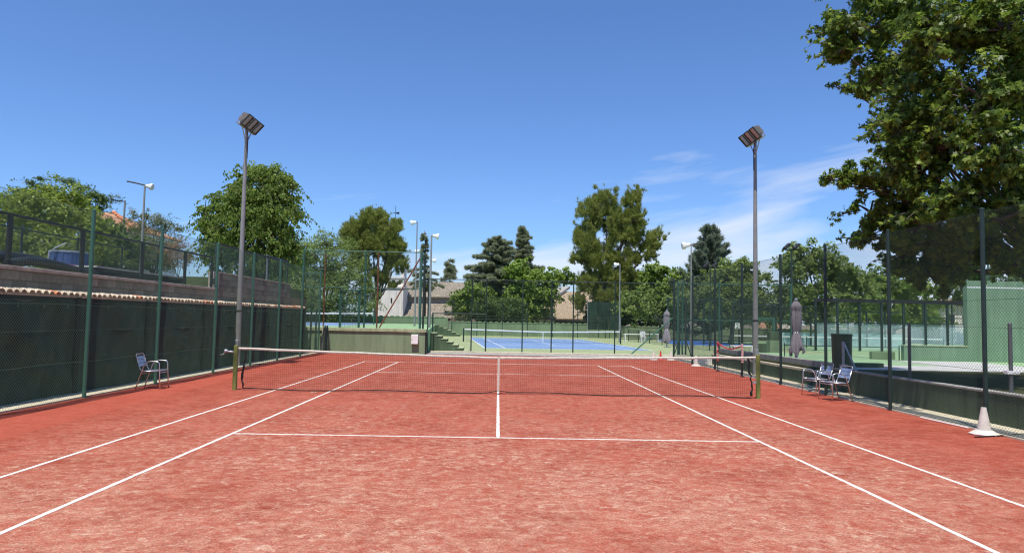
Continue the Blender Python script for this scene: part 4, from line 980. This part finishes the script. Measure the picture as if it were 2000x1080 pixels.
# ------------------------------------------------------------------ cones
def cone(label, x, y, m, H=.46, b=.23):
    t = thing('traffic_cone', label, 'cone', (x, y, 0), R_.uniform(0, .7), 'cones on the red court edges')
    MB().lathe([(b*.98, .002), (b, .018), (b*.62, .072), (b*.52, .085)], 8).build('base', m, t)
    MB().lathe([(b*.46, .086), (b*.30, .30), (b*.185, H-.02), (b*.175, H), (b*.11, H), (b*.10, H-.05)], 24).build('body', m, t, smooth=False)
cone('large off white cone by the right fence post in the foreground', 8.45, -5.28, 'cone_white', .47, .235)
cone('small white cone left of the red cone at the far end', 7.55, 16.9, 'cone_white', .44, .2)
cone('small red cone between the white cones at the far end', 7.98, 17.3, 'cone_red', .44, .14)
cone('small white cone right of the red cone at the far end', 8.42, 17.0, 'cone_white', .44, .2)
cone('white cone by the right fence between the net and the far cones', 8.42, 12.6, 'cone_white', .46, .22)
tag(MB().tube([(8.05, -5.62, .012), (8.7, -5.44, .018), (9.38, -5.25, .045)], .011, 6).build('black_rod', 'stick_black'), 'thin black rod lying on the ground beside the foreground cone', 'rod')
tag(MB().tube([(8.62, -4.6, .02), (8.58, -3.2, .02)], .012, 6).build('white_pipe', 'white_paint'), 'thin white pipe lying along the foot of the right fence', 'pipe')
wb = thing('white_crate', 'white box on the ground by the right fence beyond the net', 'box', (9.0, 13.4, .03)); MB().bevbox(-.3, .3, -.2, .2, 0, .28, .02).build('body', 'white_paint', wb); MB().bevbox(-.31, .31, -.21, .21, .283, .31, .008).build('lid', 'white_paint', wb)
# tape barrier
tb_ = thing('tape_barrier', 'posts wrapped in red and pink tape with a sagging band, beyond the right net post', 'barrier', (8.45, 6.95, 0))
for y, H in ((0, 1.13), (2.75, 1.13)):
    MB().lathe([(.07, 0), (.07, .03), (.02, .05), (.018, H)], 10).build('post', 'black_metal', tb_, loc=(0, y, 0))
    for k in range(7):
        if y == 0 and k < 1: continue
        MB().lathe([(.025, 0), (.042, .02), (.036, .06), (.044, .09), (.026, .11)], 9).build('tape_wrap', ('pink_tape' if (y == 0 or k in (2, 4)) else 'red_tape'), tb_, loc=(R_.uniform(-.008, .008), y, .38+.108*k))
MB().tube([(0, 2.75*k/10, 1.08-.17*math.sin(math.pi*k/10)**1.2) for k in range(11)], .024, 6).build('band', 'red_tape', tb_, smooth=True)
# white bench and far furniture
def frame_bench(label, x, y, w, h=.45, rz=0):
    t = thing('bench', label, 'bench', (x, y, 0), rz, 'white benches and tables beside the far courts')
    MB().bevbox(-w/2, w/2, -.18, .18, h-.06, h, .01).build('seat', 'white_paint', t)
    for s_ in (-1, 1):
        for q in (-.15, .15): MB().box(-.025, .025, -.025, .025, 0, h-.062).build('leg', 'white_paint', t, loc=(s_*(w/2-.1), q, 0))
frame_bench('white bench beyond the low wall, seen left of the right mast', 12.6, 19.0, 1.15, .72, .12)
frame_bench('white table beside the far parasol', 12.0, 45.5, 1.7, .75, .1)
frame_bench('smaller white table left of the far parasol, nearest the pine', 14.0, 47.5, 1.5, .75, .1)
for lab, x, y in (('white chair standing behind the far white table', 13.6, 49.0),):
    t = thing('white_chair', lab, 'chair', (x, y, 0))
    MB().bevbox(-.25, .25, -.25, .25, .42, .46, .01).build('seat', 'white_paint', t); MB().bevbox(-.25, .25, .21, .25, .463, 1.0, .01).build('backrest', 'white_paint', t)
    for a in (-.22, .22):
        for b in (-.22, .22): MB().box(a-.02, a+.02, b-.02, b+.02, 0, .417).build('leg', 'white_paint', t)
# fallen leaves near the net
for k, (x, y) in enumerate(((-4.5, -.35), (-4.42, -.28), (-4.36, -.36))):
    a = R_.uniform(0, 6); m_ = MB(); m_.add([(0, 0, .006), (.045, .02, .022), (.09, 0, .008), (.045, -.025, .016)], [(0, 3, 2, 1)]).add([(0, 0, .003), (.045, .02, .018), (.09, 0, .005), (.045, -.025, .013)], [(0, 1, 2, 3)])
    tag(m_.build('fallen_leaf', 'litter', loc=(x, y, 0), rz=a), 'pale dry leaf lying on the court just in front of the net', 'leaf', 'pale leaves lying in front of the net')

# ------------------------------------------------------------------ buildings
def prism_roof(pts_a, pts_b, th=.15):
    """sloped slab between two edges (list of 2 pts each)"""
    a0, a1 = pts_a; b0, b1 = pts_b; m_ = MB()
    up = [a0, a1, b1, b0]; dn = [(p[0], p[1], p[2]-th) for p in up]
    return m_.add(up+dn, [(0,1,2,3), (7,6,5,4), (0,4,5,1), (1,5,6,2), (2,6,7,3), (3,7,4,0)])
TY = 78.0; s_ = mpp(TY)
xl, xr = W(738, 600, TY)[0], W(787, 600, TY)[0]; zt1 = W(787, 563, TY)[2]
tw = thing('church_tower', 'white church tower with a slim finial behind the pine', 'tower', ((xl+xr)/2, TY, 0))
hw = (xr-xl)/2; zc = W(787, 546, TY)[2]; ztop = W(770, 440, TY)[2]; zfin = W(769, 398, TY)[2]
MB().box(-hw, hw, 0, 5.2, 0, zt1).build('lower_shaft', 'white_wall', tw); MB().box(-hw-.12, hw+.12, -.12, 5.3, zt1+.003, zt1+.25).build('cornice', 'white_wall', tw)
ux0, ux1 = W(752, 540, TY)[0]-(xl+xr)/2, hw-.02
MB().box(ux0, ux1, .4, 3.0, zt1+.253, zc+.2).build('upper_shaft', 'white_wall', tw); MB().box(ux0-.1, ux1+.08, .3, 3.1, zc+.203, zc+.42).build('cornice', 'white_wall', tw)
for a in (ux0, ux1-.45): MB().box(a, a+.45, .4, .9, zc+.423, zc+2.6).build('belfry_pier', 'white_wall', tw); MB().box(a, a+.45, 2.5, 3.0, zc+.423, zc+2.6).build('belfry_pier', 'white_wall', tw)
MB().box(ux0-.1, ux1+.08, .3, 3.1, zc+2.603, zc+2.85).build('cornice', 'white_wall', tw)
ucx = (ux0+ux1)/2; fxx = W(769, 420, TY)[0]-(xl+xr)/2
MB().lathe([(1.25, 0), (1.2, .5), (.85, 1.3), (.35, 1.9), (.3, ztop-(zc+2.85)-.2), (.42, ztop-(zc+2.85))], 12, (fxx, 1.7, zc+2.853)).build('cupola', 'grey_wall', tw)
MB().lathe([(.2, 0), (.34, .15), (.38, .4), (.3, .62), (.08, .8)], 12, (fxx, 1.7, ztop)).build('finial_ball', 'white_wall', tw, smooth=True)
vn = MB().tube([(fxx, 1.7, ztop+.7), (fxx, 1.7, zfin)], .035, 6).build('vane_rod', 'black_metal', tw)
MB().box(fxx-.35, fxx+.45, 1.68, 1.72, zfin-1.05, zfin-.98).build('vane_bar', 'black_metal', tw); MB().add([(fxx+.05, 1.7, zfin-.95), (fxx+.5, 1.7, zfin-.85), (fxx+.5, 1.7, zfin-1.2), (fxx+.05, 1.7, zfin-1.1), (fxx+.05, 1.73, zfin-.95), (fxx+.5, 1.73, zfin-.85), (fxx+.5, 1.73, zfin-1.2), (fxx+.05, 1.73, zfin-1.1)], [(0,1,2,3), (7,6,5,4), (0,4,5,1), (1,5,6,2), (2,6,7,3), (3,7,4,0)]).build('vane_flag', 'black_metal', tw)
w1 = thing('slit', '', '') if False else None
MB().box(W(763, 585, TY)[0]-(xl+xr)/2, W(766, 585, TY)[0]-(xl+xr)/2, -.02, .1, W(763, 592, TY)[2], W(763, 582, TY)[2]).build('slit_window', 'window_dark', tw)
# nave
nx0, nx1 = W(787.5, 560, TY+3)[0], W(1005, 560, TY+3)[0]
nv = thing('church_nave', 'white church nave with two tiers of grey brown tiled roof right of the tower', 'church', (nx0, TY, 0)); L_ = nx1-nx0
z = lambda py, Y: W(880, py, Y)[2]
MB().box(0, L_, 1.0, 9, 0, z(617, TY+1)).build('aisle_wall', 'white_wall', nv)
prism_roof([(-2.2, .4, z(621, TY+.4)), (L_, .4, z(619, TY+.4))], [(-1.5, 4.5, z(594, TY+4.5)), (L_, 4.5, z(592, TY+4.5))]).build('aisle_roof', 'roof_grey', nv)
MB().box(-1.5, L_, 4.6, 9, z(600, TY+4.6), z(580, TY+4.6)).build('clerestory', 'grey_wall', nv)
prism_roof([(-1.3, 4.2, z(581, TY+4.2)), (L_, 4.2, z(578, TY+4.2))], [(-1.0, 9.0, z(551, TY+9)), (L_, 9.0, z(551, TY+9))]).build('nave_roof', 'roof_grey', nv)
prism_roof([(-1.0, 9.02, z(551, TY+9)), (L_, 9.02, z(551, TY+9))], [(-1.3, 13.8, z(575, TY+9)), (L_, 13.8, z(575, TY+9))]).build('nave_roof', 'roof_grey', nv)
for px in (845, 875, 894): 
    x = W(px, 625, TY+1)[0]-nx0; MB().box(x-.3, x+.3, .97, 1.05, 1.5, 2.2).build('window', 'window_dark', nv)
# grouped arch-headed posts in front of nave
for k, px in enumerate((885, 924)):
    p_ = W(px, 640, 63); tag(MB().lathe([(.35, 0), (.35, 1.1), (.32, 1.35), (.18, 1.55), (.02, 1.6)], 12).build('round_topped_post', 'brown_wall', loc=(p_[0], 63, .2)), ('dark round topped post behind the boundary wall left of the cedars', 'dark round topped post behind the boundary wall, the one nearer the cedars')[k], 'post', 'round topped posts behind the boundary wall')
# brown hall
HY = 74.0; hx0, hx1 = W(1040, 610, HY)[0], W(1172, 610, HY)[0]
hl = thing('brown_hall', 'low hall with a broad sandy tiled roof between the trees', 'building', (hx0, HY, 0)); L_ = hx1-hx0; z = lambda py, Y: W(1110, py, Y)[2]
MB().box(.3, L_+2, .6, 9, 0, z(621, HY)).build('wall', 'brown_wall', hl)
zr, ze = z(566, HY+8), z(622, HY)
prism_roof([(-.6, 0, ze), (L_+3, 0, ze)], [(W(1068, 600, HY+8)[0]-hx0, 8, zr*.93), (W(1140, 600, HY+8)[0]-hx0+2, 8, zr)]).build('roof', 'roof_brown', hl)
prism_roof([(-.9, .3, ze+.25), (-.5, .3, ze+.25)], [(W(1066, 590, HY+8)[0]-hx0, 8.2, zr+.1), (W(1114, 566, HY+8)[0]-hx0, 8.4, zr+.55)], .35).build('verge', 'grey_wall', hl)
# house with orange roof on the left
OY = 28.0; ox0, ox1 = W(150, 430, OY)[0], W(262, 450, OY)[0]
oh = thing('orange_roof_house', 'house with an orange tiled hip roof behind the left trees', 'house', (ox0, OY, 2.6)); L_ = ox1-ox0; za, zb = W(210, 413, OY+3)[2]-2.6, W(250, 448, OY)[2]-2.6
MB().box(.4, L_-.4, .5, 7, 0, zb-.1).build('wall', 'white_wall', oh)
xa, xb = W(165, 415, OY+3)[0]-ox0, W(214, 415, OY+3)[0]-ox0
prism_roof([(0, 0, zb), (L_, 0, zb)], [(xa, 3.5, za), (xb, 3.5, za)]).build('roof', 'roof_orange', oh)
MB().add([(L_, 0, zb), (L_, 7, zb), (xb, 3.5, za), (L_, 0, zb-.15), (L_, 7, zb-.15)], [(0, 1, 2), (0, 3, 4, 1)]).build('roof', 'roof_orange', oh)
for k in range(9):
    f_ = k/9; MB().tube([(xb+(L_-xb)*f_, 3.5*(1-f_), za+(zb-za)*f_+.04), (xb+(L_-xb)*(f_+.1), 3.5*(1-f_-.1), za+(zb-za)*(f_+.1)+.06)], .11, 8).build('ridge_tile', 'tile_orange', oh)
an = thing('roof_aerial', 'thin television aerial on the orange roofed house', 'aerial', (ox0+xb-.2, OY+3.4, 2.6+za))
MB().tube([(0, 0, 0), (0, 0, 1.4)], .025, 5).build('rod', 'galv', an); MB().tube([(-.5, 0, .9), (.7, 0, 1.25)], .018, 5).build('boom', 'galv', an)
for k in range(6): MB().tube([(-.5+.2*k, 0, .75+.06*k), (-.5+.2*k, 0, 1.1+.06*k)], .012, 4).build('element', 'galv', an)
am = W(244, 392, 20); al = thing('aerial_mast', 'slim mast with a sideways aerial right of the orange roof', 'aerial', (am[0], 20, 2.6)); Hm = am[2]-2.6
MB().lathe([(.06, 0), (.05, Hm)], 8).build('rod', 'mast_grey', al); MB().tube([(0, 0, Hm-.05), (-.75, 0, Hm+.04)], .025, 5).build('boom', 'black_metal', al)
for k in range(6): MB().tube([(-.15-.11*k, 0, Hm-.10), (-.15-.11*k, 0, Hm+.14)], .014, 4).build('element', 'black_metal', al)
# right background buildings
by = 62.0; bx0, bx1 = W(1835, 600, by)[0], W(1895, 600, by)[0]
bb = thing('beige_house', 'beige house glimpsed behind the padel court at the right', 'house', (bx0, by, 0)); MB().box(0, bx1-bx0+3, 0, 6, 0, W(1860, 592, by)[2]).build('wall', 'white_wall', bb); MB().box(-.4, bx1-bx0+3.4, -.5, 6.4, W(1860, 591.9, by)[2], W(1860, 586, by)[2]).build('roof', 'roof_orange', bb)
for k in range(3): MB().box(1.0+1.6*k, 1.7+1.6*k, -.03, .05, 2.2, 3.3).build('window', 'window_dark', bb)
by = 72.0; bx0, bx1 = W(1490, 630, by)[0], W(1545, 630, by)[0]
bb = thing('orange_shed', 'low shed with an orange roof edge behind the far right court', 'shed', (bx0, by, 0)); MB().box(0, bx1-bx0, 0, 4, 0, W(1520, 643, by)[2]).build('wall', 'brown_wall', bb); prism_roof([(-.3, -.4, W(1520, 643, by)[2]), (bx1-bx0+.3, -.4, W(1520, 643, by)[2])], [(-.3, 4, W(1520, 630, by)[2]), (bx1-bx0+.3, 4, W(1520, 630, by)[2])]).build('roof', 'roof_orange', bb)
MB().box(bx1-bx0-1.2, bx1-bx0-.1, -.05, -.003, .3, 2.0).build('white_panel', 'white_wall', bb)

# ================================================================== TREES
def gz(px, Y, z=0): return (W(px, 640, Y)[0], Y, z)
TL = 15.0
broadleaf('leafy_tree', 'bright yellow green bushy tree behind the hoses on the left terrace', gz(95, TL, 2.6), lobes_px(TL, [(95, 420, 75, 55), (40, 455, 60, 60), (150, 450, 60, 55), (90, 490, 110, 45, -1), (20, 500, 50, 40, -1), (185, 495, 45, 40), (70, 390, 40, 30), (135, 400, 40, 35)]), 15000, .13, 'leaf_yellow', 11, tr=.14, clump=.34, shell=.4, sub_per=30)
TL2 = 22.0
broadleaf('dark_tree', 'dark green tree with flat feathery tufts behind the yellow green one at far left', gz(90, TL2, 2.6), lobes_px(TL2, [(25, 385, 42, 18), (80, 362, 22, 16), (75, 385, 45, 25), (130, 375, 40, 20), (165, 392, 38, 22), (198, 390, 24, 15), (185, 408, 22, 14), (10, 410, 40, 25), (110, 420, 80, 40), (20, 450, 60, 50)]), 13000, .17, 'leaf_dark', 12, tpl=tpl_narrow(), tr=.2, clump=.42, shell=.45, sub_per=18, sq=.5)
broadleaf('ivy_bush', 'dark green bush in front of the orange roof', gz(215, 18, 2.6), lobes_px(18, [(205, 465, 40, 30), (235, 480, 40, 35), (190, 500, 45, 35), (245, 515, 45, 30), (210, 445, 25, 18)]), 8000, .13, 'leaf_dark', 13, tr=.09)
broadleaf('locust_tree', 'thin feathery tree with orange tinted leaves behind the lamp on the left', gz(295, 20, 2.6), lobes_px(20, [(270, 425, 24, 22), (262, 455, 28, 30), (300, 440, 30, 25), (320, 440, 24, 22), (300, 480, 50, 40), (340, 450, 14, 12), (275, 505, 50, 35), (330, 505, 40, 35)]), 8500, .12, 'leaf_locust', 14, tpl=tpl_narrow(), tr=.10, clump=.38, shell=.3, sub_per=22)
broadleaf('dry_shrub', 'small reddish dry shrub right of the thin feathery tree', gz(346, 17, 2.6), lobes_px(17, [(346, 478, 20, 16), (335, 500, 22, 22), (355, 505, 20, 20)]), 1800, .09, 'leaf_dry', 15, tpl=tpl_narrow(), tr=.05)
T3 = 19.0
broadleaf('drooping_tree', 'big round green tree with drooping leafy twigs behind the left mast', gz(500, T3, 1.1), lobes_px(T3, [(505, 375, 60, 50), (540, 365, 34, 36), (450, 395, 40, 34), (425, 430, 36, 38), (480, 440, 60, 60), (545, 420, 42, 50), (530, 470, 45, 40), (440, 480, 45, 40), (480, 345, 30, 20), (570, 380, 13, 9), (575, 425, 13, 14), (560, 455, 20, 12), (400, 412, 16, 10), (405, 450, 14, 12), (525, 340, 26, 14), (470, 510, 50, 40), (530, 510, 45, 40), (425, 505, 30, 30), (560, 480, 24, 30)]), 36000, .125, 'leaf_mid', 16, tr=.22, droop=1., clump=.26, shell=.36, sub_per=28, strands=(620, .95, 20, .75))
T4 = 56.0
broadleaf('willow_like_tree', 'fine leaved grey green tree behind the raised court fence, left of the pine', gz(640, T4+3, 1.0), lobes_px(T4+3, [(620, 500, 55, 38), (570, 520, 45, 45), (660, 520, 50, 45), (600, 560, 70, 55), (670, 570, 50, 60), (640, 475, 40, 22), (560, 570, 40, 50), (695, 560, 32, 44), (690, 605, 32, 34), (718, 585, 18, 40), (630, 610, 60, 35), (590, 610, 50, 34)]), 24000, .30, 'leaf_fine', 17, tpl=tpl_narrow(), tr=.3, upright=1., jitter=.8, clump=.34, shell=.4, sub_per=36)
broadleaf('olive_tree', 'darker fine leaved tree just right of the tall left tree', gz(575, 62, 0), lobes_px(62, [(565, 490, 34, 26), (550, 530, 40, 35), (590, 540, 40, 40), (570, 590, 50, 40)]), 11000, .28, 'leaf_dark', 18, tpl=tpl_narrow(), tr=.2, upright=1., jitter=.9)
pine('umbrella_pine', 'rounded olive green pine in front of the white tower', gz(731, 66), lobes_px(66, [(728, 432, 34, 26), (695, 455, 30, 26), (765, 450, 22, 26), (740, 470, 38, 28), (690, 480, 26, 18), (772, 478, 18, 20), (712, 490, 34, 22), (780, 488, 16, 14), (760, 500, 30, 20), (775, 520, 22, 18), (700, 520, 28, 18), (738, 540, 24, 16), (762, 556, 20, 8)]), 24000, .36, 'needle_pine', 19, tr=.34, clump=.25, shell=.46, sub_per=20, twig=.5)
TC = 68.0
cz_ = lambda px, py, Y: W(px, py, Y)[2]
cedar('slim_spruce', 'slim dark conifer between the two white headed lamps', gz(828, 70), cz_(828, 450, 70), lambda t: .25+1.0*(1-t)**.8*(1 if t < .62 else .45)+(1.3 if t < .62 else 0), 21, per=5, dz=.6, start=.46, tsz=.34, spire=-.25)
cedar('small_spruce', 'small dark conifer rising above the church roof', gz(875, 95), cz_(875, 506, 95), lambda t: .2+3.6*(1-t)**1.15+(1.2 if t < .55 else 0), 22, per=6, dz=.8, tsz=.5, dens=2.0)
cedar('broad_cedar', 'broad grey green cedar with spreading tiers left of the taller one', gz(968, 72), cz_(972, 462, 72), lambda t: .25+5.6*(1-t)**.55, 23, per=12, dz=.62, tsz=.36, dens=2.2, start=.06, tr=.30, droop=.02)
cedar('tall_cedar', 'tall slender cedar with ragged pointed top', gz(1023, 74), cz_(1018, 440, 74), lambda t: .12+3.9*(1-t)**.8+(1.8*math.exp(-((t-.58)/.03)**2)), 24, per=9, dz=.60, tsz=.34, dens=2.1, start=.08, tr=.26, spire=-.4, droop=.06)
broadleaf('round_bush_tree', 'small round dark green tree in front of the church roof', gz(922, 66), lobes_px(66, [(922, 578, 30, 26), (905, 592, 22, 22), (945, 590, 22, 24), (920, 605, 30, 18)]), 5000, .30, 'leaf_mid', 25, tr=.15)
broadleaf('fig_tree', 'bright green tree right of the cedars in front of the sandy roof', gz(1045, 67), lobes_px(67, [(1010, 540, 20, 26), (1012, 580, 26, 30), (1050, 550, 30, 24), (1085, 545, 26, 20), (1060, 580, 32, 26), (1105, 545, 18, 18), (1040, 610, 30, 22), (1012, 615, 28, 22), (1020, 515, 10, 14)]), 9500, .32, 'leaf_fig', 26, tr=.2, clump=.34)
broadleaf('dark_undergrowth', 'dark green shrub under the broad cedar', gz(975, 64), lobes_px(64, [(950, 600, 26, 30), (985, 605, 30, 28), (1005, 610, 22, 24)]), 5500, .26, 'leaf_dark', 27, tpl=tpl_narrow(), tr=.1, cat='shrub')
TP = 66.0
pine('twin_pine', 'large two headed pine, tallest tree behind the blue court', gz(1185, TP), lobes_px(TP, [(1180, 395, 28, 26), (1150, 415, 30, 24), (1190, 430, 34, 30), (1235, 400, 20, 26), (1235, 435, 28, 34), (1145, 450, 28, 24), (1215, 470, 34, 30), (1150, 480, 30, 26), (1140, 510, 24, 24), (1175, 510, 34, 30), (1255, 470, 24, 24), (1285, 465, 15, 20), (1270, 485, 22, 14), (1220, 510, 36, 26), (1165, 545, 26, 20), (1240, 375, 10, 14), (1200, 545, 30, 26), (1130, 590, 16, 20), (1150, 555, 28, 24), (1230, 550, 30, 24), (1195, 575, 40, 26), (1255, 500, 26, 18)]), 34000, .36, 'needle_pine', 28, tr=.42, clump=.24, shell=.46, sub_per=20, twig=.5)
broadleaf('shade_tree', 'dark tree mass filling the space under the two headed pine', gz(1205, TP+4), lobes_px(TP+4, [(1190, 590, 36, 40), (1230, 590, 36, 45), (1265, 580, 34, 50), (1170, 610, 30, 30), (1300, 600, 30, 40), (1210, 620, 40, 24), (1250, 622, 40, 22), (1290, 625, 36, 20), (1215, 560, 34, 30)]), 20000, .28, 'leaf_dark', 29, tr=.3)
broadleaf('leafy_tree', 'mid green tree between the two headed pine and the blue cedar', gz(1290, 60), lobes_px(60, [(1285, 535, 28, 22), (1310, 545, 24, 24), (1265, 550, 22, 24), (1290, 575, 40, 34), (1320, 590, 28, 30), (1270, 610, 34, 26)]), 9000, .28, 'leaf_mid', 30, tr=.2)
cedar('blue_cedar', 'blue grey cedar with upswept branches right of the arm lamp', gz(1385, 58), cz_(1384, 443, 58), lambda t: .3+4.0*(1-t)**.8+(.7 if t < .66 else 0), 31, lm='needle_blue', per=9, dz=.55, upcurve=.48, tsz=.42, dens=2.0, start=.1, tr=.28, droop=.02)
broadleaf('leafy_tree', 'light green tree left of the right mast behind the side fence', gz(1425, 46), lobes_px(46, [(1420, 545, 34, 28), (1455, 535, 30, 26), (1480, 550, 22, 26), (1400, 570, 28, 26), (1440, 580, 50, 34), (1415, 610, 40, 30), (1480, 600, 34, 34)]), 13000, .22, 'leaf_fine', 32, tr=.2, clump=.34)
broadleaf('poplar_tree', 'large light green tree right of the right mast behind the parasol', gz(1600, 44), lobes_px(44, [(1575, 500, 44, 26), (1610, 515, 40, 34), (1545, 520, 30, 30), (1640, 530, 36, 30), (1570, 555, 55, 36), (1660, 555, 36, 30), (1620, 580, 55, 34), (1540, 580, 34, 30), (1530, 615, 34, 22), (1590, 610, 40, 24), (1680, 575, 34, 34)]), 20000, .23, 'leaf_fine', 33, tr=.24, clump=.32, shell=.35, sub_per=32)
broadleaf('leafy_tree', 'green tree behind the padel court partly hidden by the plane tree', gz(1740, 52), lobes_px(52, [(1720, 560, 40, 36), (1770, 555, 40, 34), (1745, 600, 50, 34), (1800, 590, 40, 34), (1700, 610, 40, 28), (1800, 625, 44, 22)]), 12000, .26, 'leaf_mid', 34, tr=.24)
broadleaf('leafy_tree', 'dark green tree behind the beige house at the right edge', gz(1900, 58), lobes_px(58, [(1860, 570, 34, 26), (1900, 560, 40, 34), (1950, 560, 40, 40), (1990, 580, 40, 40)]), 8000, .28, 'leaf_dark', 35, tr=.24)
broadleaf('hedge_tree', 'dark low tree row behind the far right court', gz(1440, 70), lobes_px(70, [(1370, 610, 34, 28), (1420, 615, 34, 26), (1470, 612, 34, 28), (1330, 615, 30, 26)]), 7000, .30, 'leaf_dark', 36, tr=.2)
broadleaf('hedge_tree', 'dark green tree row behind the padel court, lower than the leafy trees', gz(1700, 64), lobes_px(64, [(1560, 612, 40, 26), (1620, 618, 40, 24), (1680, 615, 40, 28), (1740, 618, 40, 26), (1800, 615, 40, 28), (1860, 620, 34, 24), (1510, 620, 34, 20)]), 12000, .28, 'leaf_mid', 37, tr=.2)
broadleaf('hedge_tree', 'green tree row filling the gap under the blue cedar behind the side fence', gz(1340, 56), lobes_px(56, [(1240, 600, 34, 34), (1330, 590, 34, 34), (1365, 575, 34, 34), (1400, 600, 34, 32), (1345, 620, 40, 20), (1450, 615, 40, 24)]), 11000, .26, 'leaf_fine', 38, tr=.2)
# leaning trunk by the practice wall
lt = thing('leaning_trunk', 'leaning dark tree trunk beside the practice wall under the plane tree', 'tree', tuple(W(1893, 640, 13))); b0 = np.array(W(1893, 640, 13))
MB().tube([np.array(W(px, py, 13))-b0 for px, py in ((1894, 702), (1894, 660), (1893, 600), (1886, 575), (1874, 548), (1862, 500))], [.15, .13, .12, .11, .10, .07], 8).build('trunk', 'bark', lt, smooth=True)
rs = np.random.RandomState(9); P, Nn, _, _ = crown_points(lobes_px(13, [(1862, 500, 40, 30), (1885, 520, 30, 22), (1905, 535, 24, 14)]), 1800, rs); V, F = scatter(tpl_leaf(), P-b0, frames(Nn, rs), .2*(.6+.7*rs.rand(len(P)))); obj('crown', np_mesh('crown', V, F), 'leaf_dark', lt)
# the big plane tree over the right terrace
TPX = 0.0
PL = [(1660, 60, 60, 60, .3), (1740, 30, 80, 70, .8), (1850, 70, 90, 80, -2.6), (1960, 60, 90, 90, -3.2), (1720, 150, 75, 55, .5), (1810, 190, 85, 75, -1.6), (1930, 200, 95, 80, -3.4), (1745, 255, 55, 50, .6), (1830, 290, 85, 65, -2.2), (1940, 310, 90, 75, -3.4), (1690, 345, 55, 26, .2), (1622, 350, 26, 12, 0), (1655, 350, 28, 16, .1), (1640, 362, 20, 10, 0), (1760, 370, 70, 45, .2), (1850, 400, 80, 60, -2.6), (1950, 430, 80, 55, -3.2), (1700, 415, 45, 30, .4), (1730, 470, 55, 34, .8), (1680, 462, 30, 14, .3), (1820, 490, 70, 45, .4), (1900, 500, 70, 40, -1), (1780, 530, 45, 26, 1), (1840, 550, 42, 30, .8), (1860, -60, 110, 80, -2.4), (1720, -50, 90, 70, .6), (1980, -40, 100, 90, -3), (2060, 150, 110, 150, -3), (2060, 400, 100, 120, -2.5), (1640, 100, 40, 30, 0), (1660, 175, 28, 18, .2), (1990, 520, 50, 30, -.6), (1800, 110, 70, 60, -.4), (1780, 300, 60, 50, .6), (1780, 430, 60, 40, .6), (1790, 330, 60, 50, -2), (1770, 240, 55, 50, -1.8), (1800, 440, 55, 40, -1.6), (1760, 500, 50, 34, 1.2), (1860, 520, 60, 34, .2), (1815, 540, 45, 30, .4), (1880, 470, 60, 40, -1.2), (1740, 430, 50, 34, .6)]
broadleaf('plane_tree', 'big plane tree with maple shaped leaves hanging over the right terrace', (17.2, 1.6, .56), lobes_px(TPX, PL), 56000, .145, 'leaf_plane', 41, tpl=tpl_palm(), tr=.30, limb=.22, bark='bark', clump=.25, shell=.28, sub_per=26, twig=.6, fork=.5, jitter=.7, strands=(750, .52, 14, .45))
